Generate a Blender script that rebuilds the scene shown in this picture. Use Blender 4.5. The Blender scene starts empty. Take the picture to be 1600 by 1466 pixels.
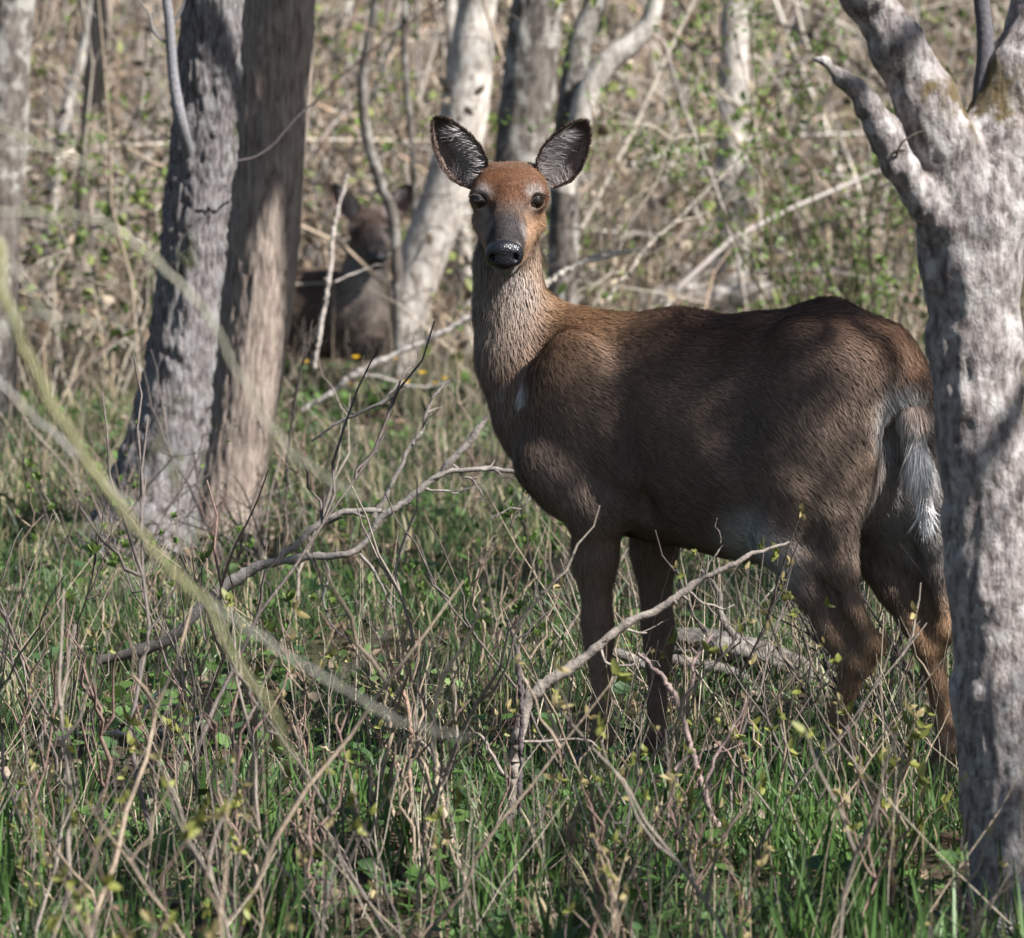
import bpy, math, random
import numpy as np
from mathutils import Vector

rng = np.random.default_rng(7)
random.seed(7)
C = bpy.context.scene.collection

# ------------------------------------------------------------------ camera
CAM_H = 1.585
FPX = 10068.0                      # focal length in pixels of a 1600 px wide frame
PITCH = math.atan(833.0 / FPX)
cam_d = bpy.data.cameras.new('camera')
cam = bpy.data.objects.new('camera', cam_d)
C.objects.link(cam)
cam.location = (0, 0, CAM_H)
cam.rotation_euler = (math.pi / 2 - PITCH, 0, 0)
cam_d.sensor_fit = 'HORIZONTAL'
cam_d.sensor_width = 36.0
cam_d.lens = 36.0 * FPX / 1600.0
cam_d.clip_start = 0.1
cam_d.clip_end = 2000
cam_d.dof.use_dof = True
cam_d.dof.focus_distance = 12.15
cam_d.dof.aperture_fstop = 9.5
sc = bpy.context.scene
sc.camera = cam

# ------------------------------------------------------------------ light
SUN_AZ = math.radians(59)          # to the right of the line from the deer to the camera
SUN_EL = math.radians(45)
SUN = np.array([math.sin(SUN_AZ) * math.cos(SUN_EL), -math.cos(SUN_AZ) * math.cos(SUN_EL), math.sin(SUN_EL)])
w = bpy.data.worlds.new('World')
sc.world = w
w.use_nodes = True
wn = w.node_tree.nodes
bg = wn['Background']
sky = wn.new('ShaderNodeTexSky')
sky.sky_type = 'NISHITA'
sky.sun_disc = False
sky.sun_elevation = SUN_EL
sky.sun_rotation = math.atan2(SUN[0], SUN[1])
w.node_tree.links.new(sky.outputs[0], bg.inputs[0])
bg.inputs[1].default_value = 0.053
sd = bpy.data.lights.new('sun', 'SUN')
sd.energy = 5.0
sd.angle = math.radians(0.55)
sd.color = (1.0, 0.975, 0.955)
so = bpy.data.objects.new('sun', sd)
C.objects.link(so)
so.rotation_euler = Vector(-SUN).to_track_quat('-Z', 'Y').to_euler()
sc.view_settings.view_transform = 'Standard'
sc.view_settings.look = 'None'
sc.view_settings.exposure = 1.48
sc.view_settings.gamma = 1.0
sc.view_settings.use_curve_mapping = False
sc.cycles.max_bounces = 6
sc.cycles.diffuse_bounces = 3
sc.cycles.glossy_bounces = 2
sc.cycles.transmission_bounces = 3
sc.cycles.transparent_max_bounces = 8
sc.cycles.use_denoising = True


# ------------------------------------------------------------------ helpers
def P(px, py, Y):
    """a point seen at a photo pixel, at world distance Y"""
    dx = (px - 800.0) / FPX
    dy = (733.0 - py) / FPX
    s, c = math.sin(PITCH), math.cos(PITCH)
    d = np.array([dx, c + dy * s, -s + dy * c])
    return np.array([0, 0, CAM_H]) + d * (Y / d[1])


def nrm(a):
    return a / np.maximum(np.linalg.norm(a, axis=-1, keepdims=True), 1e-9)


def _hash(ix, iy, iz, seed):
    h = (ix * 374761393 + iy * 668265263 + iz * 2147483647 + seed * 974711) & 0xffffffff
    h = ((h ^ (h >> 13)) * 1274126177) & 0xffffffff
    return ((h ^ (h >> 16)) & 0xffff) / 65535.0


def vnoise(p, seed=0):
    p = np.asarray(p, dtype=np.float64)
    i = np.floor(p).astype(np.int64)
    f = p - i
    f = f * f * (3 - 2 * f)
    r = 0
    for dx in (0, 1):
        for dy in (0, 1):
            for dz in (0, 1):
                wgt = (f[..., 0] if dx else 1 - f[..., 0]) * (f[..., 1] if dy else 1 - f[..., 1]) * (f[..., 2] if dz else 1 - f[..., 2])
                r = r + wgt * _hash(i[..., 0] + dx, i[..., 1] + dy, i[..., 2] + dz, seed)
    return r


def fbm(p, oct=3, seed=0):
    r, a, t = 0, 0.5, 0
    for o in range(oct):
        r = r + a * vnoise(np.asarray(p) * (2 ** o) + 17.3 * o, seed + o)
        t += a
        a *= 0.5
    return r / t


def ground(x, y):
    x = np.asarray(x, dtype=float)
    y = np.asarray(y, dtype=float)
    p = np.stack([x * 0.9, y * 0.9, np.zeros_like(x)], -1)
    n = (fbm(p, 3, 5) - 0.5) * 0.10
    near = np.exp(-((y - 12) ** 2) / 2.0)
    hill = np.maximum(y - 23.5, 0)
    hz = np.where(hill < 4, hill ** 2 * 0.0125, 0.2 + (hill - 4) * 0.10)
    hz = hz + np.maximum(y - 60, 0) * 0.12
    return n * (1 - 0.75 * near) + hz


def mk(name, V, F4=None, F3=None, mat=None, col=None, smooth=True, parent=None, link=True):
    V = np.asarray(V, dtype=np.float32)
    if parent is not None:
        V = V - np.array(parent.location, dtype=np.float32)
    F4 = np.zeros((0, 4), int) if F4 is None else np.asarray(F4, int).reshape(-1, 4)
    F3 = np.zeros((0, 3), int) if F3 is None else np.asarray(F3, int).reshape(-1, 3)
    me = bpy.data.meshes.new(name)
    me.vertices.add(len(V))
    me.vertices.foreach_set('co', V.ravel())
    loops = np.concatenate([F4.ravel(), F3.ravel()]).astype(np.int32)
    me.loops.add(len(loops))
    me.loops.foreach_set('vertex_index', loops)
    n4, n3 = len(F4), len(F3)
    me.polygons.add(n4 + n3)
    ls = np.concatenate([np.arange(n4) * 4, n4 * 4 + np.arange(n3) * 3]).astype(np.int32)
    me.polygons.foreach_set('loop_start', ls)
    me.update(calc_edges=True)
    if smooth:
        me.polygons.foreach_set('use_smooth', np.ones(n4 + n3, dtype=bool))
    if col is not None:
        a = me.color_attributes.new('Col', 'FLOAT_COLOR', 'POINT')
        cc = np.ones((len(V), 4), dtype=np.float32)
        cc[:, :3] = col
        a.data.foreach_set('color', cc.ravel())
    if mat is not None:
        me.materials.append(mat)
    if not link:
        return me
    o = bpy.data.objects.new(name, me)
    C.objects.link(o)
    if parent is not None:
        o.parent = parent
    return o


def tag(o, label=None, cat=None, group=None, kind=None):
    if label:
        o['label'] = label
    if cat:
        o['category'] = cat
    if group:
        o['group'] = group
    if kind:
        o['kind'] = kind
    return o


def thing(name, loc, label, cat, group=None):
    o = bpy.data.objects.new(name, None)
    o.empty_display_size = 0.1
    C.objects.link(o)
    o.location = tuple(float(v) for v in loc)
    return tag(o, label, cat, group)


def tubes(paths, radii, m=4):
    """many tubes at once: paths (N,K,3), radii (N,K)"""
    paths = np.asarray(paths, float)
    radii = np.asarray(radii, float)
    N, K, _ = paths.shape
    t = np.empty_like(paths)
    t[:, 1:-1] = paths[:, 2:] - paths[:, :-2]
    t[:, 0] = paths[:, 1] - paths[:, 0]
    t[:, -1] = paths[:, -1] - paths[:, -2]
    t = nrm(t)
    mean = nrm(t.mean(1))
    ref = np.where(np.abs(mean[:, 2:3]) < 0.8, np.array([[0, 0, 1.0]]), np.array([[1.0, 0, 0]]))
    s = nrm(np.cross(t, ref[:, None, :]))
    u = np.cross(s, t)
    a = np.arange(m) * 2 * math.pi / m
    V = paths[:, :, None, :] + radii[:, :, None, None] * (np.cos(a)[None, None, :, None] * s[:, :, None, :] + np.sin(a)[None, None, :, None] * u[:, :, None, :])
    idx = np.arange(N * K * m).reshape(N, K, m)
    j2 = np.roll(np.arange(m), -1)
    F = np.stack([idx[:, :-1, :], idx[:, :-1, j2], idx[:, 1:, j2], idx[:, 1:, :]], -1).reshape(-1, 4)
    return V.reshape(-1, 3), F


def resample(pts, n):
    """smooth curve (Catmull-Rom) through pts (k, d) resampled to n points"""
    pts = np.asarray(pts, float)
    if len(pts) < 3:
        tt = np.linspace(0, 1, n)[:, None]
        return pts[0] * (1 - tt) + pts[-1] * tt
    e = np.vstack([2 * pts[0] - pts[1], pts, 2 * pts[-1] - pts[-2]])
    d = np.linalg.norm(np.diff(pts[:, :3], axis=0), axis=1)
    cum = np.concatenate([[0], np.cumsum(d)])
    q = np.linspace(0, cum[-1], n)
    seg = np.clip(np.searchsorted(cum, q, side='right') - 1, 0, len(pts) - 2)
    t = ((q - cum[seg]) / np.maximum(d[seg], 1e-9))[:, None]
    p0, p1, p2, p3 = e[seg], e[seg + 1], e[seg + 2], e[seg + 3]
    return 0.5 * (2 * p1 + (-p0 + p2) * t + (2 * p0 - 5 * p1 + 4 * p2 - p3) * t * t + (-p0 + 3 * p1 - 3 * p2 + p3) * t ** 3)


class Acc:
    """collects pieces of ONE mesh"""
    def __init__(self):
        self.V, self.F4, self.F3, self.c, self.n = [], [], [], [], 0

    def add(self, V, F4=None, F3=None, col=(1, 1, 1)):
        V = np.asarray(V, float)
        if F4 is not None and len(F4):
            self.F4.append(np.asarray(F4) + self.n)
        if F3 is not None and len(F3):
            self.F3.append(np.asarray(F3) + self.n)
        cc = np.empty((len(V), 3))
        cc[:] = col
        self.c.append(cc)
        self.V.append(V)
        self.n += len(V)

    def build(self, name, mat, parent=None, smooth=True, link=True):
        return mk(name, np.vstack(self.V), np.vstack(self.F4) if self.F4 else None, np.vstack(self.F3) if self.F3 else None,
                  mat, np.vstack(self.c), smooth, parent, link)


# ------------------------------------------------------------------ materials
def new_mat(name, rough=0.8, spec=0.3):
    m = bpy.data.materials.new(name)
    m.use_nodes = True
    b = m.node_tree.nodes['Principled BSDF']
    b.inputs['Roughness'].default_value = rough
    b.inputs['Specular IOR Level'].default_value = spec
    return m, m.node_tree, b


def mat_attr(name, rough=0.75, spec=0.25, noise=0.0, nscale=40.0, transl=0.0, bump=0.0):
    """colour from the mesh's own Col attribute, with a little procedural mottling"""
    m, nt, b = new_mat(name, rough, spec)
    a = nt.nodes.new('ShaderNodeAttribute')
    a.attribute_name = 'Col'
    src = a.outputs['Color']
    if noise > 0:
        tc = nt.nodes.new('ShaderNodeTexCoord')
        n = nt.nodes.new('ShaderNodeTexNoise')
        n.inputs['Scale'].default_value = nscale
        n.inputs['Detail'].default_value = 7
        n.inputs['Roughness'].default_value = 0.65
        nt.links.new(tc.outputs['Object'], n.inputs['Vector'])
        mr = nt.nodes.new('ShaderNodeMapRange')
        mr.inputs[3].default_value = 1 - noise
        mr.inputs[4].default_value = 1 + noise
        nt.links.new(n.outputs['Fac'], mr.inputs[0])
        mx = nt.nodes.new('ShaderNodeVectorMath')
        mx.operation = 'SCALE'
        nt.links.new(src, mx.inputs[0])
        nt.links.new(mr.outputs[0], mx.inputs['Scale'])
        src = mx.outputs[0]
        if bump > 0:
            bp = nt.nodes.new('ShaderNodeBump')
            bp.inputs['Strength'].default_value = 0.8
            bp.inputs['Distance'].default_value = bump
            nt.links.new(n.outputs['Fac'], bp.inputs['Height'])
            nt.links.new(bp.outputs[0], b.inputs['Normal'])
    nt.links.new(src, b.inputs['Base Color'])
    if transl > 0:
        tr = nt.nodes.new('ShaderNodeBsdfTranslucent')
        nt.links.new(src, tr.inputs['Color'])
        mix = nt.nodes.new('ShaderNodeMixShader')
        mix.inputs[0].default_value = transl
        nt.links.new(b.outputs[0], mix.inputs[1])
        nt.links.new(tr.outputs[0], mix.inputs[2])
        nt.links.new(mix.outputs[0], nt.nodes['Material Output'].inputs['Surface'])
    return m


def mat_bark(name, base, dark, lichen, stretch=6.0, scale=60.0, lich_amt=0.5, moss=None, bumpd=0.004, patch=9.0):
    m, nt, b = new_mat(name, 0.9, 0.15)
    N = nt.nodes.new
    L = nt.links.new
    tc = N('ShaderNodeTexCoord')
    mp = N('ShaderNodeMapping')
    mp.inputs['Scale'].default_value = (1, 1, 1.0 / stretch)
    L(tc.outputs['Object'], mp.inputs['Vector'])
    n1 = N('ShaderNodeTexNoise')
    n1.inputs['Scale'].default_value = scale
    n1.inputs['Detail'].default_value = 6
    n1.inputs['Roughness'].default_value = 0.65
    L(mp.outputs[0], n1.inputs['Vector'])
    r1 = N('ShaderNodeValToRGB')
    r1.color_ramp.elements[0].position = 0.36
    r1.color_ramp.elements[0].color = (*dark, 1)
    r1.color_ramp.elements[1].position = 0.62
    r1.color_ramp.elements[1].color = (*base, 1)
    L(n1.outputs['Fac'], r1.inputs[0])
    n2 = N('ShaderNodeTexNoise')
    n2.inputs['Scale'].default_value = patch
    n2.inputs['Detail'].default_value = 5
    n2.inputs['Roughness'].default_value = 0.6
    L(tc.outputs['Object'], n2.inputs['Vector'])
    r2 = N('ShaderNodeValToRGB')
    r2.color_ramp.elements[0].position = 0.5
    r2.color_ramp.elements[0].color = (0, 0, 0, 1)
    r2.color_ramp.elements[1].position = 0.62
    r2.color_ramp.elements[1].color = (lich_amt, lich_amt, lich_amt, 1)
    L(n2.outputs['Fac'], r2.inputs[0])
    mx = N('ShaderNodeMix')
    mx.data_type = 'RGBA'
    L(r2.outputs[0], mx.inputs[0])
    L(r1.outputs[0], mx.inputs[6])
    mx.inputs[7].default_value = (*lichen, 1)
    src = mx.outputs[2]
    a = N('ShaderNodeAttribute')       # moss and stain amounts stored with the trunk
    a.attribute_name = 'Col'
    sp = N('ShaderNodeSeparateColor')
    L(a.outputs['Color'], sp.inputs[0])
    mm = N('ShaderNodeMix')
    mm.data_type = 'RGBA'
    L(sp.outputs[0], mm.inputs[0])
    L(src, mm.inputs[6])
    mm.inputs[7].default_value = (*(moss or (0.06, 0.06, 0.02)), 1)
    L(mm.outputs[2], b.inputs['Base Color'])
    bp = N('ShaderNodeBump')
    bp.inputs['Strength'].default_value = 1.0
    bp.inputs['Distance'].default_value = bumpd
    L(n1.outputs['Fac'], bp.inputs['Height'])
    L(bp.outputs[0], b.inputs['Normal'])
    return m


M_dark_bark = mat_bark('furrowed_bark', (0.19, 0.172, 0.168), (0.052, 0.044, 0.042), (0.27, 0.285, 0.28), 4, 95, 0.3, (0.035, 0.04, 0.012), 0.008, 22)
M_tan_bark = mat_bark('tan_bark', (0.30, 0.245, 0.205), (0.115, 0.088, 0.072), (0.31, 0.26, 0.215), 7, 90, 0.4, (0.05, 0.05, 0.02), 0.008, 14)
M_pale_bark = mat_bark('pale_bark', (0.42, 0.385, 0.34), (0.21, 0.18, 0.155), (0.56, 0.53, 0.48), 2.5, 55, 0.5, (0.06, 0.05, 0.035), 0.004, 18)
M_mottled_bark = mat_bark('mottled_bark', (0.145, 0.125, 0.11), (0.04, 0.033, 0.028), (0.33, 0.32, 0.285), 3, 50, 0.7, (0.05, 0.045, 0.018), 0.005, 13)
M_fore_bark = mat_bark('lichened_bark', (0.29, 0.258, 0.243), (0.085, 0.07, 0.065), (0.47, 0.45, 0.425), 2.2, 70, 0.55, (0.085, 0.06, 0.018), 0.012, 26)
M_log = mat_bark('weathered_wood', (0.22, 0.195, 0.17), (0.055, 0.046, 0.04), (0.30, 0.275, 0.245), 1, 60, 0.4, (0.05, 0.05, 0.02), 0.006, 12)
M_twig = mat_attr('twig_wood', 0.85, 0.15, 0.85, 130, 0, 0.004)
M_leaf = mat_attr('leaf', 0.55, 0.35, 0.15, 90, 0.35)
M_grass = mat_attr('grass_blade', 0.5, 0.35, 0, 1, 0.3)
M_dry = mat_attr('dry_leaf', 0.8, 0.15, 0.25, 80, 0.2)
M_fur = mat_attr('fur', 0.7, 0.14, 0, 1, 0.10)
M_hide = mat_attr('hide', 0.8, 0.15, 0.25, 140, 0)
M_ear = mat_attr('ear_skin', 0.7, 0.2, 0.2, 120, 0.15)
M_hoof = mat_attr('hoof_horn', 0.4, 0.5, 0.2, 80, 0)
M_petal = mat_attr('petal', 0.5, 0.3, 0.0, 1, 0.3)


def glossy_mat(name, col, rough, bump=0.0, scale=400, coat=0.0):
    m, nt, b = new_mat(name, rough, 0.5)
    b.inputs['Base Color'].default_value = (*col, 1)
    b.inputs['Coat Weight'].default_value = coat
    b.inputs['Coat Roughness'].default_value = 0.03
    if bump:
        tc = nt.nodes.new('ShaderNodeTexCoord')
        v = nt.nodes.new('ShaderNodeTexVoronoi')
        v.inputs['Scale'].default_value = scale
        nt.links.new(tc.outputs['Object'], v.inputs['Vector'])
        bp = nt.nodes.new('ShaderNodeBump')
        bp.inputs['Strength'].default_value = 0.7
        bp.inputs['Distance'].default_value = bump
        nt.links.new(v.outputs['Distance'], bp.inputs['Height'])
        nt.links.new(bp.outputs[0], b.inputs['Normal'])
    return m


M_eye = glossy_mat('eye', (0.010, 0.006, 0.004), 0.1, 0, 1, 0.0)
M_nose = glossy_mat('nose_skin', (0.006, 0.006, 0.008), 0.34, 0.0014, 330, 0.0)
M_lid = glossy_mat('eyelid_skin', (0.02, 0.015, 0.013), 0.5)

# ground: soil, old leaves, patches of moss-green
M_ground, nt, b = new_mat('forest_floor', 0.95, 0.1)
tc = nt.nodes.new('ShaderNodeTexCoord')
n1 = nt.nodes.new('ShaderNodeTexNoise')
n1.inputs['Scale'].default_value = 22
n1.inputs['Detail'].default_value = 8
n1.inputs['Roughness'].default_value = 0.7
nt.links.new(tc.outputs['Object'], n1.inputs['Vector'])
r1 = nt.nodes.new('ShaderNodeValToRGB')
e = r1.color_ramp.elements
e[0].position, e[0].color = 0.3, (0.022, 0.016, 0.011, 1)
e[1].position, e[1].color = 0.7, (0.14, 0.10, 0.066, 1)
el = e.new(0.5)
el.color = (0.066, 0.048, 0.032, 1)
nt.links.new(n1.outputs['Fac'], r1.inputs[0])
n2 = nt.nodes.new('ShaderNodeTexNoise')
n2.inputs['Scale'].default_value = 1.6
n2.inputs['Detail'].default_value = 4
nt.links.new(tc.outputs['Object'], n2.inputs['Vector'])
r2 = nt.nodes.new('ShaderNodeValToRGB')
r2.color_ramp.elements[0].position = 0.45
r2.color_ramp.elements[0].color = (0, 0, 0, 1)
r2.color_ramp.elements[1].position = 0.7
r2.color_ramp.elements[1].color = (0.6, 0.6, 0.6, 1)
nt.links.new(n2.outputs['Fac'], r2.inputs[0])
mx = nt.nodes.new('ShaderNodeMix')
mx.data_type = 'RGBA'
nt.links.new(r2.outputs[0], mx.inputs[0])
nt.links.new(r1.outputs[0], mx.inputs[6])
mx.inputs[7].default_value = (0.045, 0.06, 0.02, 1)
nt.links.new(mx.outputs[2], b.inputs['Base Color'])
bp = nt.nodes.new('ShaderNodeBump')
bp.inputs['Distance'].default_value = 0.03
nt.links.new(n1.outputs['Fac'], bp.inputs['Height'])
nt.links.new(bp.outputs[0], b.inputs['Normal'])


# ------------------------------------------------------------------ ground sheet
def axis(fine0, fine1, step, far):
    a = list(np.arange(fine0, fine1, step))
    v, s = fine1, step
    while v < far:
        a.append(v)
        s *= 1.25
        v += s
    v, s, lo = fine0, step, []
    while v > -far:
        s *= 1.25
        v -= s
        lo.append(v)
    return np.array(lo[::-1] + a)


gx = axis(-4, 4, 0.1, 400)
gy = axis(8, 42, 0.12, 400)
GX, GY = np.meshgrid(gx, gy, indexing='ij')
GZ = ground(GX, GY)
idx = np.arange(GX.size).reshape(GX.shape)
F = np.stack([idx[:-1, :-1], idx[1:, :-1], idx[1:, 1:], idx[:-1, 1:]], -1).reshape(-1, 4)
go = mk('ground', np.stack([GX, GY, GZ], -1).reshape(-1, 3), F, None, M_ground)
tag(go, 'brown forest floor of soil and old leaves', 'ground', kind='structure')


# ------------------------------------------------------------------ signed distance modelling
class Field:
    def __init__(self, lo, hi, h):
        self.lo = np.array(lo, float)
        self.h = h
        self.n = np.ceil((np.array(hi, float) - self.lo) / h).astype(int) + 1
        self.F = np.full(self.n, 1.0, dtype=np.float32)

    def _box(self, lo, hi):
        a = np.clip(np.floor((lo - self.lo) / self.h).astype(int), 0, self.n)
        b = np.clip(np.ceil((hi - self.lo) / self.h).astype(int) + 1, 0, self.n)
        sl = tuple(slice(int(a[i]), int(b[i])) for i in range(3))
        ax = [(self.lo[i] + self.h * np.arange(a[i], b[i])).astype(np.float32) for i in range(3)]
        return sl, ax[0][:, None, None], ax[1][None, :, None], ax[2][None, None, :]

    def _merge(self, sl, d, k, sub=False):
        f = self.F[sl]
        if sub:
            d = -d
            hh = np.clip(0.5 - 0.5 * (f - d) / k, 0, 1)
            self.F[sl] = f * (1 - hh) + d * hh + k * hh * (1 - hh)
        else:
            hh = np.clip(0.5 + 0.5 * (d - f) / k, 0, 1)
            self.F[sl] = d * (1 - hh) + f * hh - k * hh * (1 - hh)

    def cone(self, a, b, ra, rb, k=0.03, sub=False):
        a = np.array(a, np.float32)
        b = np.array(b, np.float32)
        mg = max(ra, rb) + k + 4 * self.h
        sl, x, y, z = self._box(np.minimum(a, b) - mg, np.maximum(a, b) + mg)
        if self.F[sl].size == 0:
            return
        ab = b - a
        L2 = max(float(ab @ ab), 1e-9)
        t = np.clip(((x - a[0]) * ab[0] + (y - a[1]) * ab[1] + (z - a[2]) * ab[2]) / L2, 0, 1)
        d = np.sqrt((x - a[0] - t * ab[0]) ** 2 + (y - a[1] - t * ab[1]) ** 2 + (z - a[2] - t * ab[2]) ** 2) - (ra + (rb - ra) * t)
        self._merge(sl, d, k, sub)

    def chain(self, pts, rad, k=0.03):
        for i in range(len(pts) - 1):
            self.cone(pts[i], pts[i + 1], rad[i], rad[i + 1], k)

    def ell(self, c, r, axes=None, k=0.03, sub=False):
        c = np.array(c, np.float32)
        r = np.array(r, np.float32)
        A = np.eye(3, dtype=np.float32) if axes is None else np.array(axes, np.float32)
        mg = float(r.max()) + k + 4 * self.h
        sl, x, y, z = self._box(c - mg, c + mg)
        if self.F[sl].size == 0:
            return
        q = [((x - c[0]) * A[i][0] + (y - c[1]) * A[i][1] + (z - c[2]) * A[i][2]) for i in range(3)]
        k0 = np.sqrt(sum((q[i] / r[i]) ** 2 for i in range(3)))
        k1 = np.sqrt(sum((q[i] / r[i] ** 2) ** 2 for i in range(3)))
        d = k0 * (k0 - 1) / np.maximum(k1, 1e-6)
        self._merge(sl, d, k, sub)

    def mesh(self):
        F = self.F
        n = np.array(F.shape)
        s = F < 0
        cnt = np.zeros(n - 1, dtype=np.int8)
        for i in (0, 1):
            for j in (0, 1):
                for k in (0, 1):
                    cnt += s[i:n[0] - 1 + i, j:n[1] - 1 + j, k:n[2] - 1 + k]
        cells = np.argwhere((cnt > 0) & (cnt < 8))
        vid = np.full(n - 1, -1, dtype=np.int32)
        vid[tuple(cells.T)] = np.arange(len(cells))
        acc = np.zeros((len(cells), 3))
        num = np.zeros(len(cells))
        corners = [(i, j, k) for i in (0, 1) for j in (0, 1) for k in (0, 1)]
        val = {c: F[tuple((cells + c).T)] for c in corners}
        for c1 in corners:
            for ax in range(3):
                if c1[ax] == 0:
                    c2 = list(c1)
                    c2[ax] = 1
                    c2 = tuple(c2)
                    f1, f2 = val[c1], val[c2]
                    m = (f1 < 0) != (f2 < 0)
                    t = f1[m] / (f1[m] - f2[m])
                    p = np.tile(np.array(c1, float), (m.sum(), 1))
                    p[:, ax] += t
                    acc[m] += p
                    num[m] += 1
        V = self.lo + self.h * (cells + acc / num[:, None])
        Q = []
        for ax in range(3):
            o = [a for a in range(3) if a != ax]
            sl1 = [slice(1, -1)] * 3
            sl2 = [slice(1, -1)] * 3
            sl1[ax] = slice(0, -1)
            sl2[ax] = slice(1, None)
            a_, b_ = s[tuple(sl1)], s[tuple(sl2)]
            for sign in (0, 1):
                m = (a_ & ~b_) if sign == 0 else (~a_ & b_)
                e = np.argwhere(m)
                e[:, o[0]] += 1
                e[:, o[1]] += 1
                q = []
                for d0, d1 in ((-1, -1), (0, -1), (0, 0), (-1, 0)):
                    cc = e.copy()
                    cc[:, o[0]] += d0
                    cc[:, o[1]] += d1
                    q.append(vid[tuple(cc.T)])
                q = np.stack(q, -1)
                flip = (sign == 1) ^ (ax == 1)
                Q.append(q[:, ::-1] if flip else q)
        return V, np.vstack(Q)


def vert_normals(V, Q):
    n = np.cross(V[Q[:, 2]] - V[Q[:, 0]], V[Q[:, 3]] - V[Q[:, 1]])
    N = np.zeros_like(V)
    for i in range(4):
        for a in range(3):
            N[:, a] += np.bincount(Q[:, i], n[:, a], len(V))
    return nrm(N)


def rbf(p, pts, vals, sig):
    """smooth blend of control values; nearest control points dominate"""
    pts, vals, sig = np.array(pts), np.array(vals, float), np.array(sig)
    out = np.zeros((len(p), vals.shape[1]))
    for a in range(0, len(p), 20000):
        d = np.linalg.norm(p[a:a + 20000, None, :] - pts[None], axis=2) / sig[None]
        wt = np.exp(-0.5 * d * d) + 1e-7 / (1 + d) ** 4
        wt = wt / wt.sum(1, keepdims=True)
        out[a:a + 20000] = wt @ vals
    return out


def make_fur(V, Q, N, n, colf, flowf, lenf, width=0.0011, seed=3, lift=0.17, clump=0.35):
    r = np.random.default_rng(seed)
    A = V[Q[:, 0]]
    B_, C_, D_ = V[Q[:, 1]], V[Q[:, 2]], V[Q[:, 3]]
    area = np.linalg.norm(np.cross(C_ - A, D_ - B_), axis=1)
    f = r.choice(len(Q), n, p=area / area.sum())
    u, v = r.random((n, 1)), r.random((n, 1))
    p = (A[f] * (1 - u) + B_[f] * u) * (1 - v) + (D_[f] * (1 - u) + C_[f] * u) * v
    nn = nrm((N[Q[f, 0]] + N[Q[f, 1]] + N[Q[f, 2]] + N[Q[f, 3]]))
    fl = flowf(p)
    pz = p * np.array([120, 120, 38.0])
    cl = np.stack([vnoise(pz, 11), vnoise(pz, 12), vnoise(pz, 13)], -1) - 0.5
    cl2 = np.stack([vnoise(p * 14, 21), vnoise(p * 14, 22), vnoise(p * 14, 23)], -1) - 0.5
    fl = nrm(fl) + cl * clump * 0.6 + cl2 * clump * 1.1 + r.normal(0, 0.13, (n, 3))
    fl = fl - nn * (fl * nn).sum(1, keepdims=True)
    fl = nrm(fl)
    L = lenf(p)[:, None] * r.uniform(0.65, 1.2, (n, 1))
    lf = lift * r.uniform(0.4, 1.7, (n, 1))
    side = nrm(np.cross(nn, fl))
    wd = width * r.uniform(0.7, 1.4, (n, 1)) * np.clip(L / 0.02, 0.55, 1.3)
    root = p - nn * 0.001
    mid = p + fl * L * 0.5 + nn * L * lf
    tip = p + fl * L * 0.98 + nn * L * lf * 1.15
    Vh = np.stack([root - side * wd, root + side * wd, mid + side * wd * 0.8, mid - side * wd * 0.8, tip], 1).reshape(-1, 3)
    b0 = np.arange(n) * 5
    q = np.stack([b0, b0 + 1, b0 + 2, b0 + 3], -1)
    t = np.stack([b0 + 3, b0 + 2, b0 + 4], -1)
    c = colf(p) * r.uniform(0.75, 1.28, (n, 1)) * (1 + 0.4 * (vnoise(p * np.array([230, 230, 60.0]), 31)[:, None] - 0.5))
    c = c * (1 + 0.5 * (fbm(p * np.array([16, 16, 11.0]), 2, 35)[:, None] - 0.5))
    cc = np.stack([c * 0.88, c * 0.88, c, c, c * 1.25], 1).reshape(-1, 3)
    return Vh, q, t, np.clip(cc, 0, 0.9)


# ------------------------------------------------------------------ the standing doe
PHI = math.radians(28)
fx = np.array([-math.cos(PHI), math.sin(PHI), 0])      # the way the body points
lx = np.array([-math.sin(PHI), -math.cos(PHI), 0])     # its left side
zx = np.array([0, 0, 1.0])
BO = np.array([0.417, 12.0, 0.0])
BAX = np.array([fx, lx, zx])


def B(u, v, w_):
    return BO + u * fx + v * lx + w_ * zx


fd = Field((-0.20, 11.45, -0.03), (1.02, 12.52, 1.27), 0.004)
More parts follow.
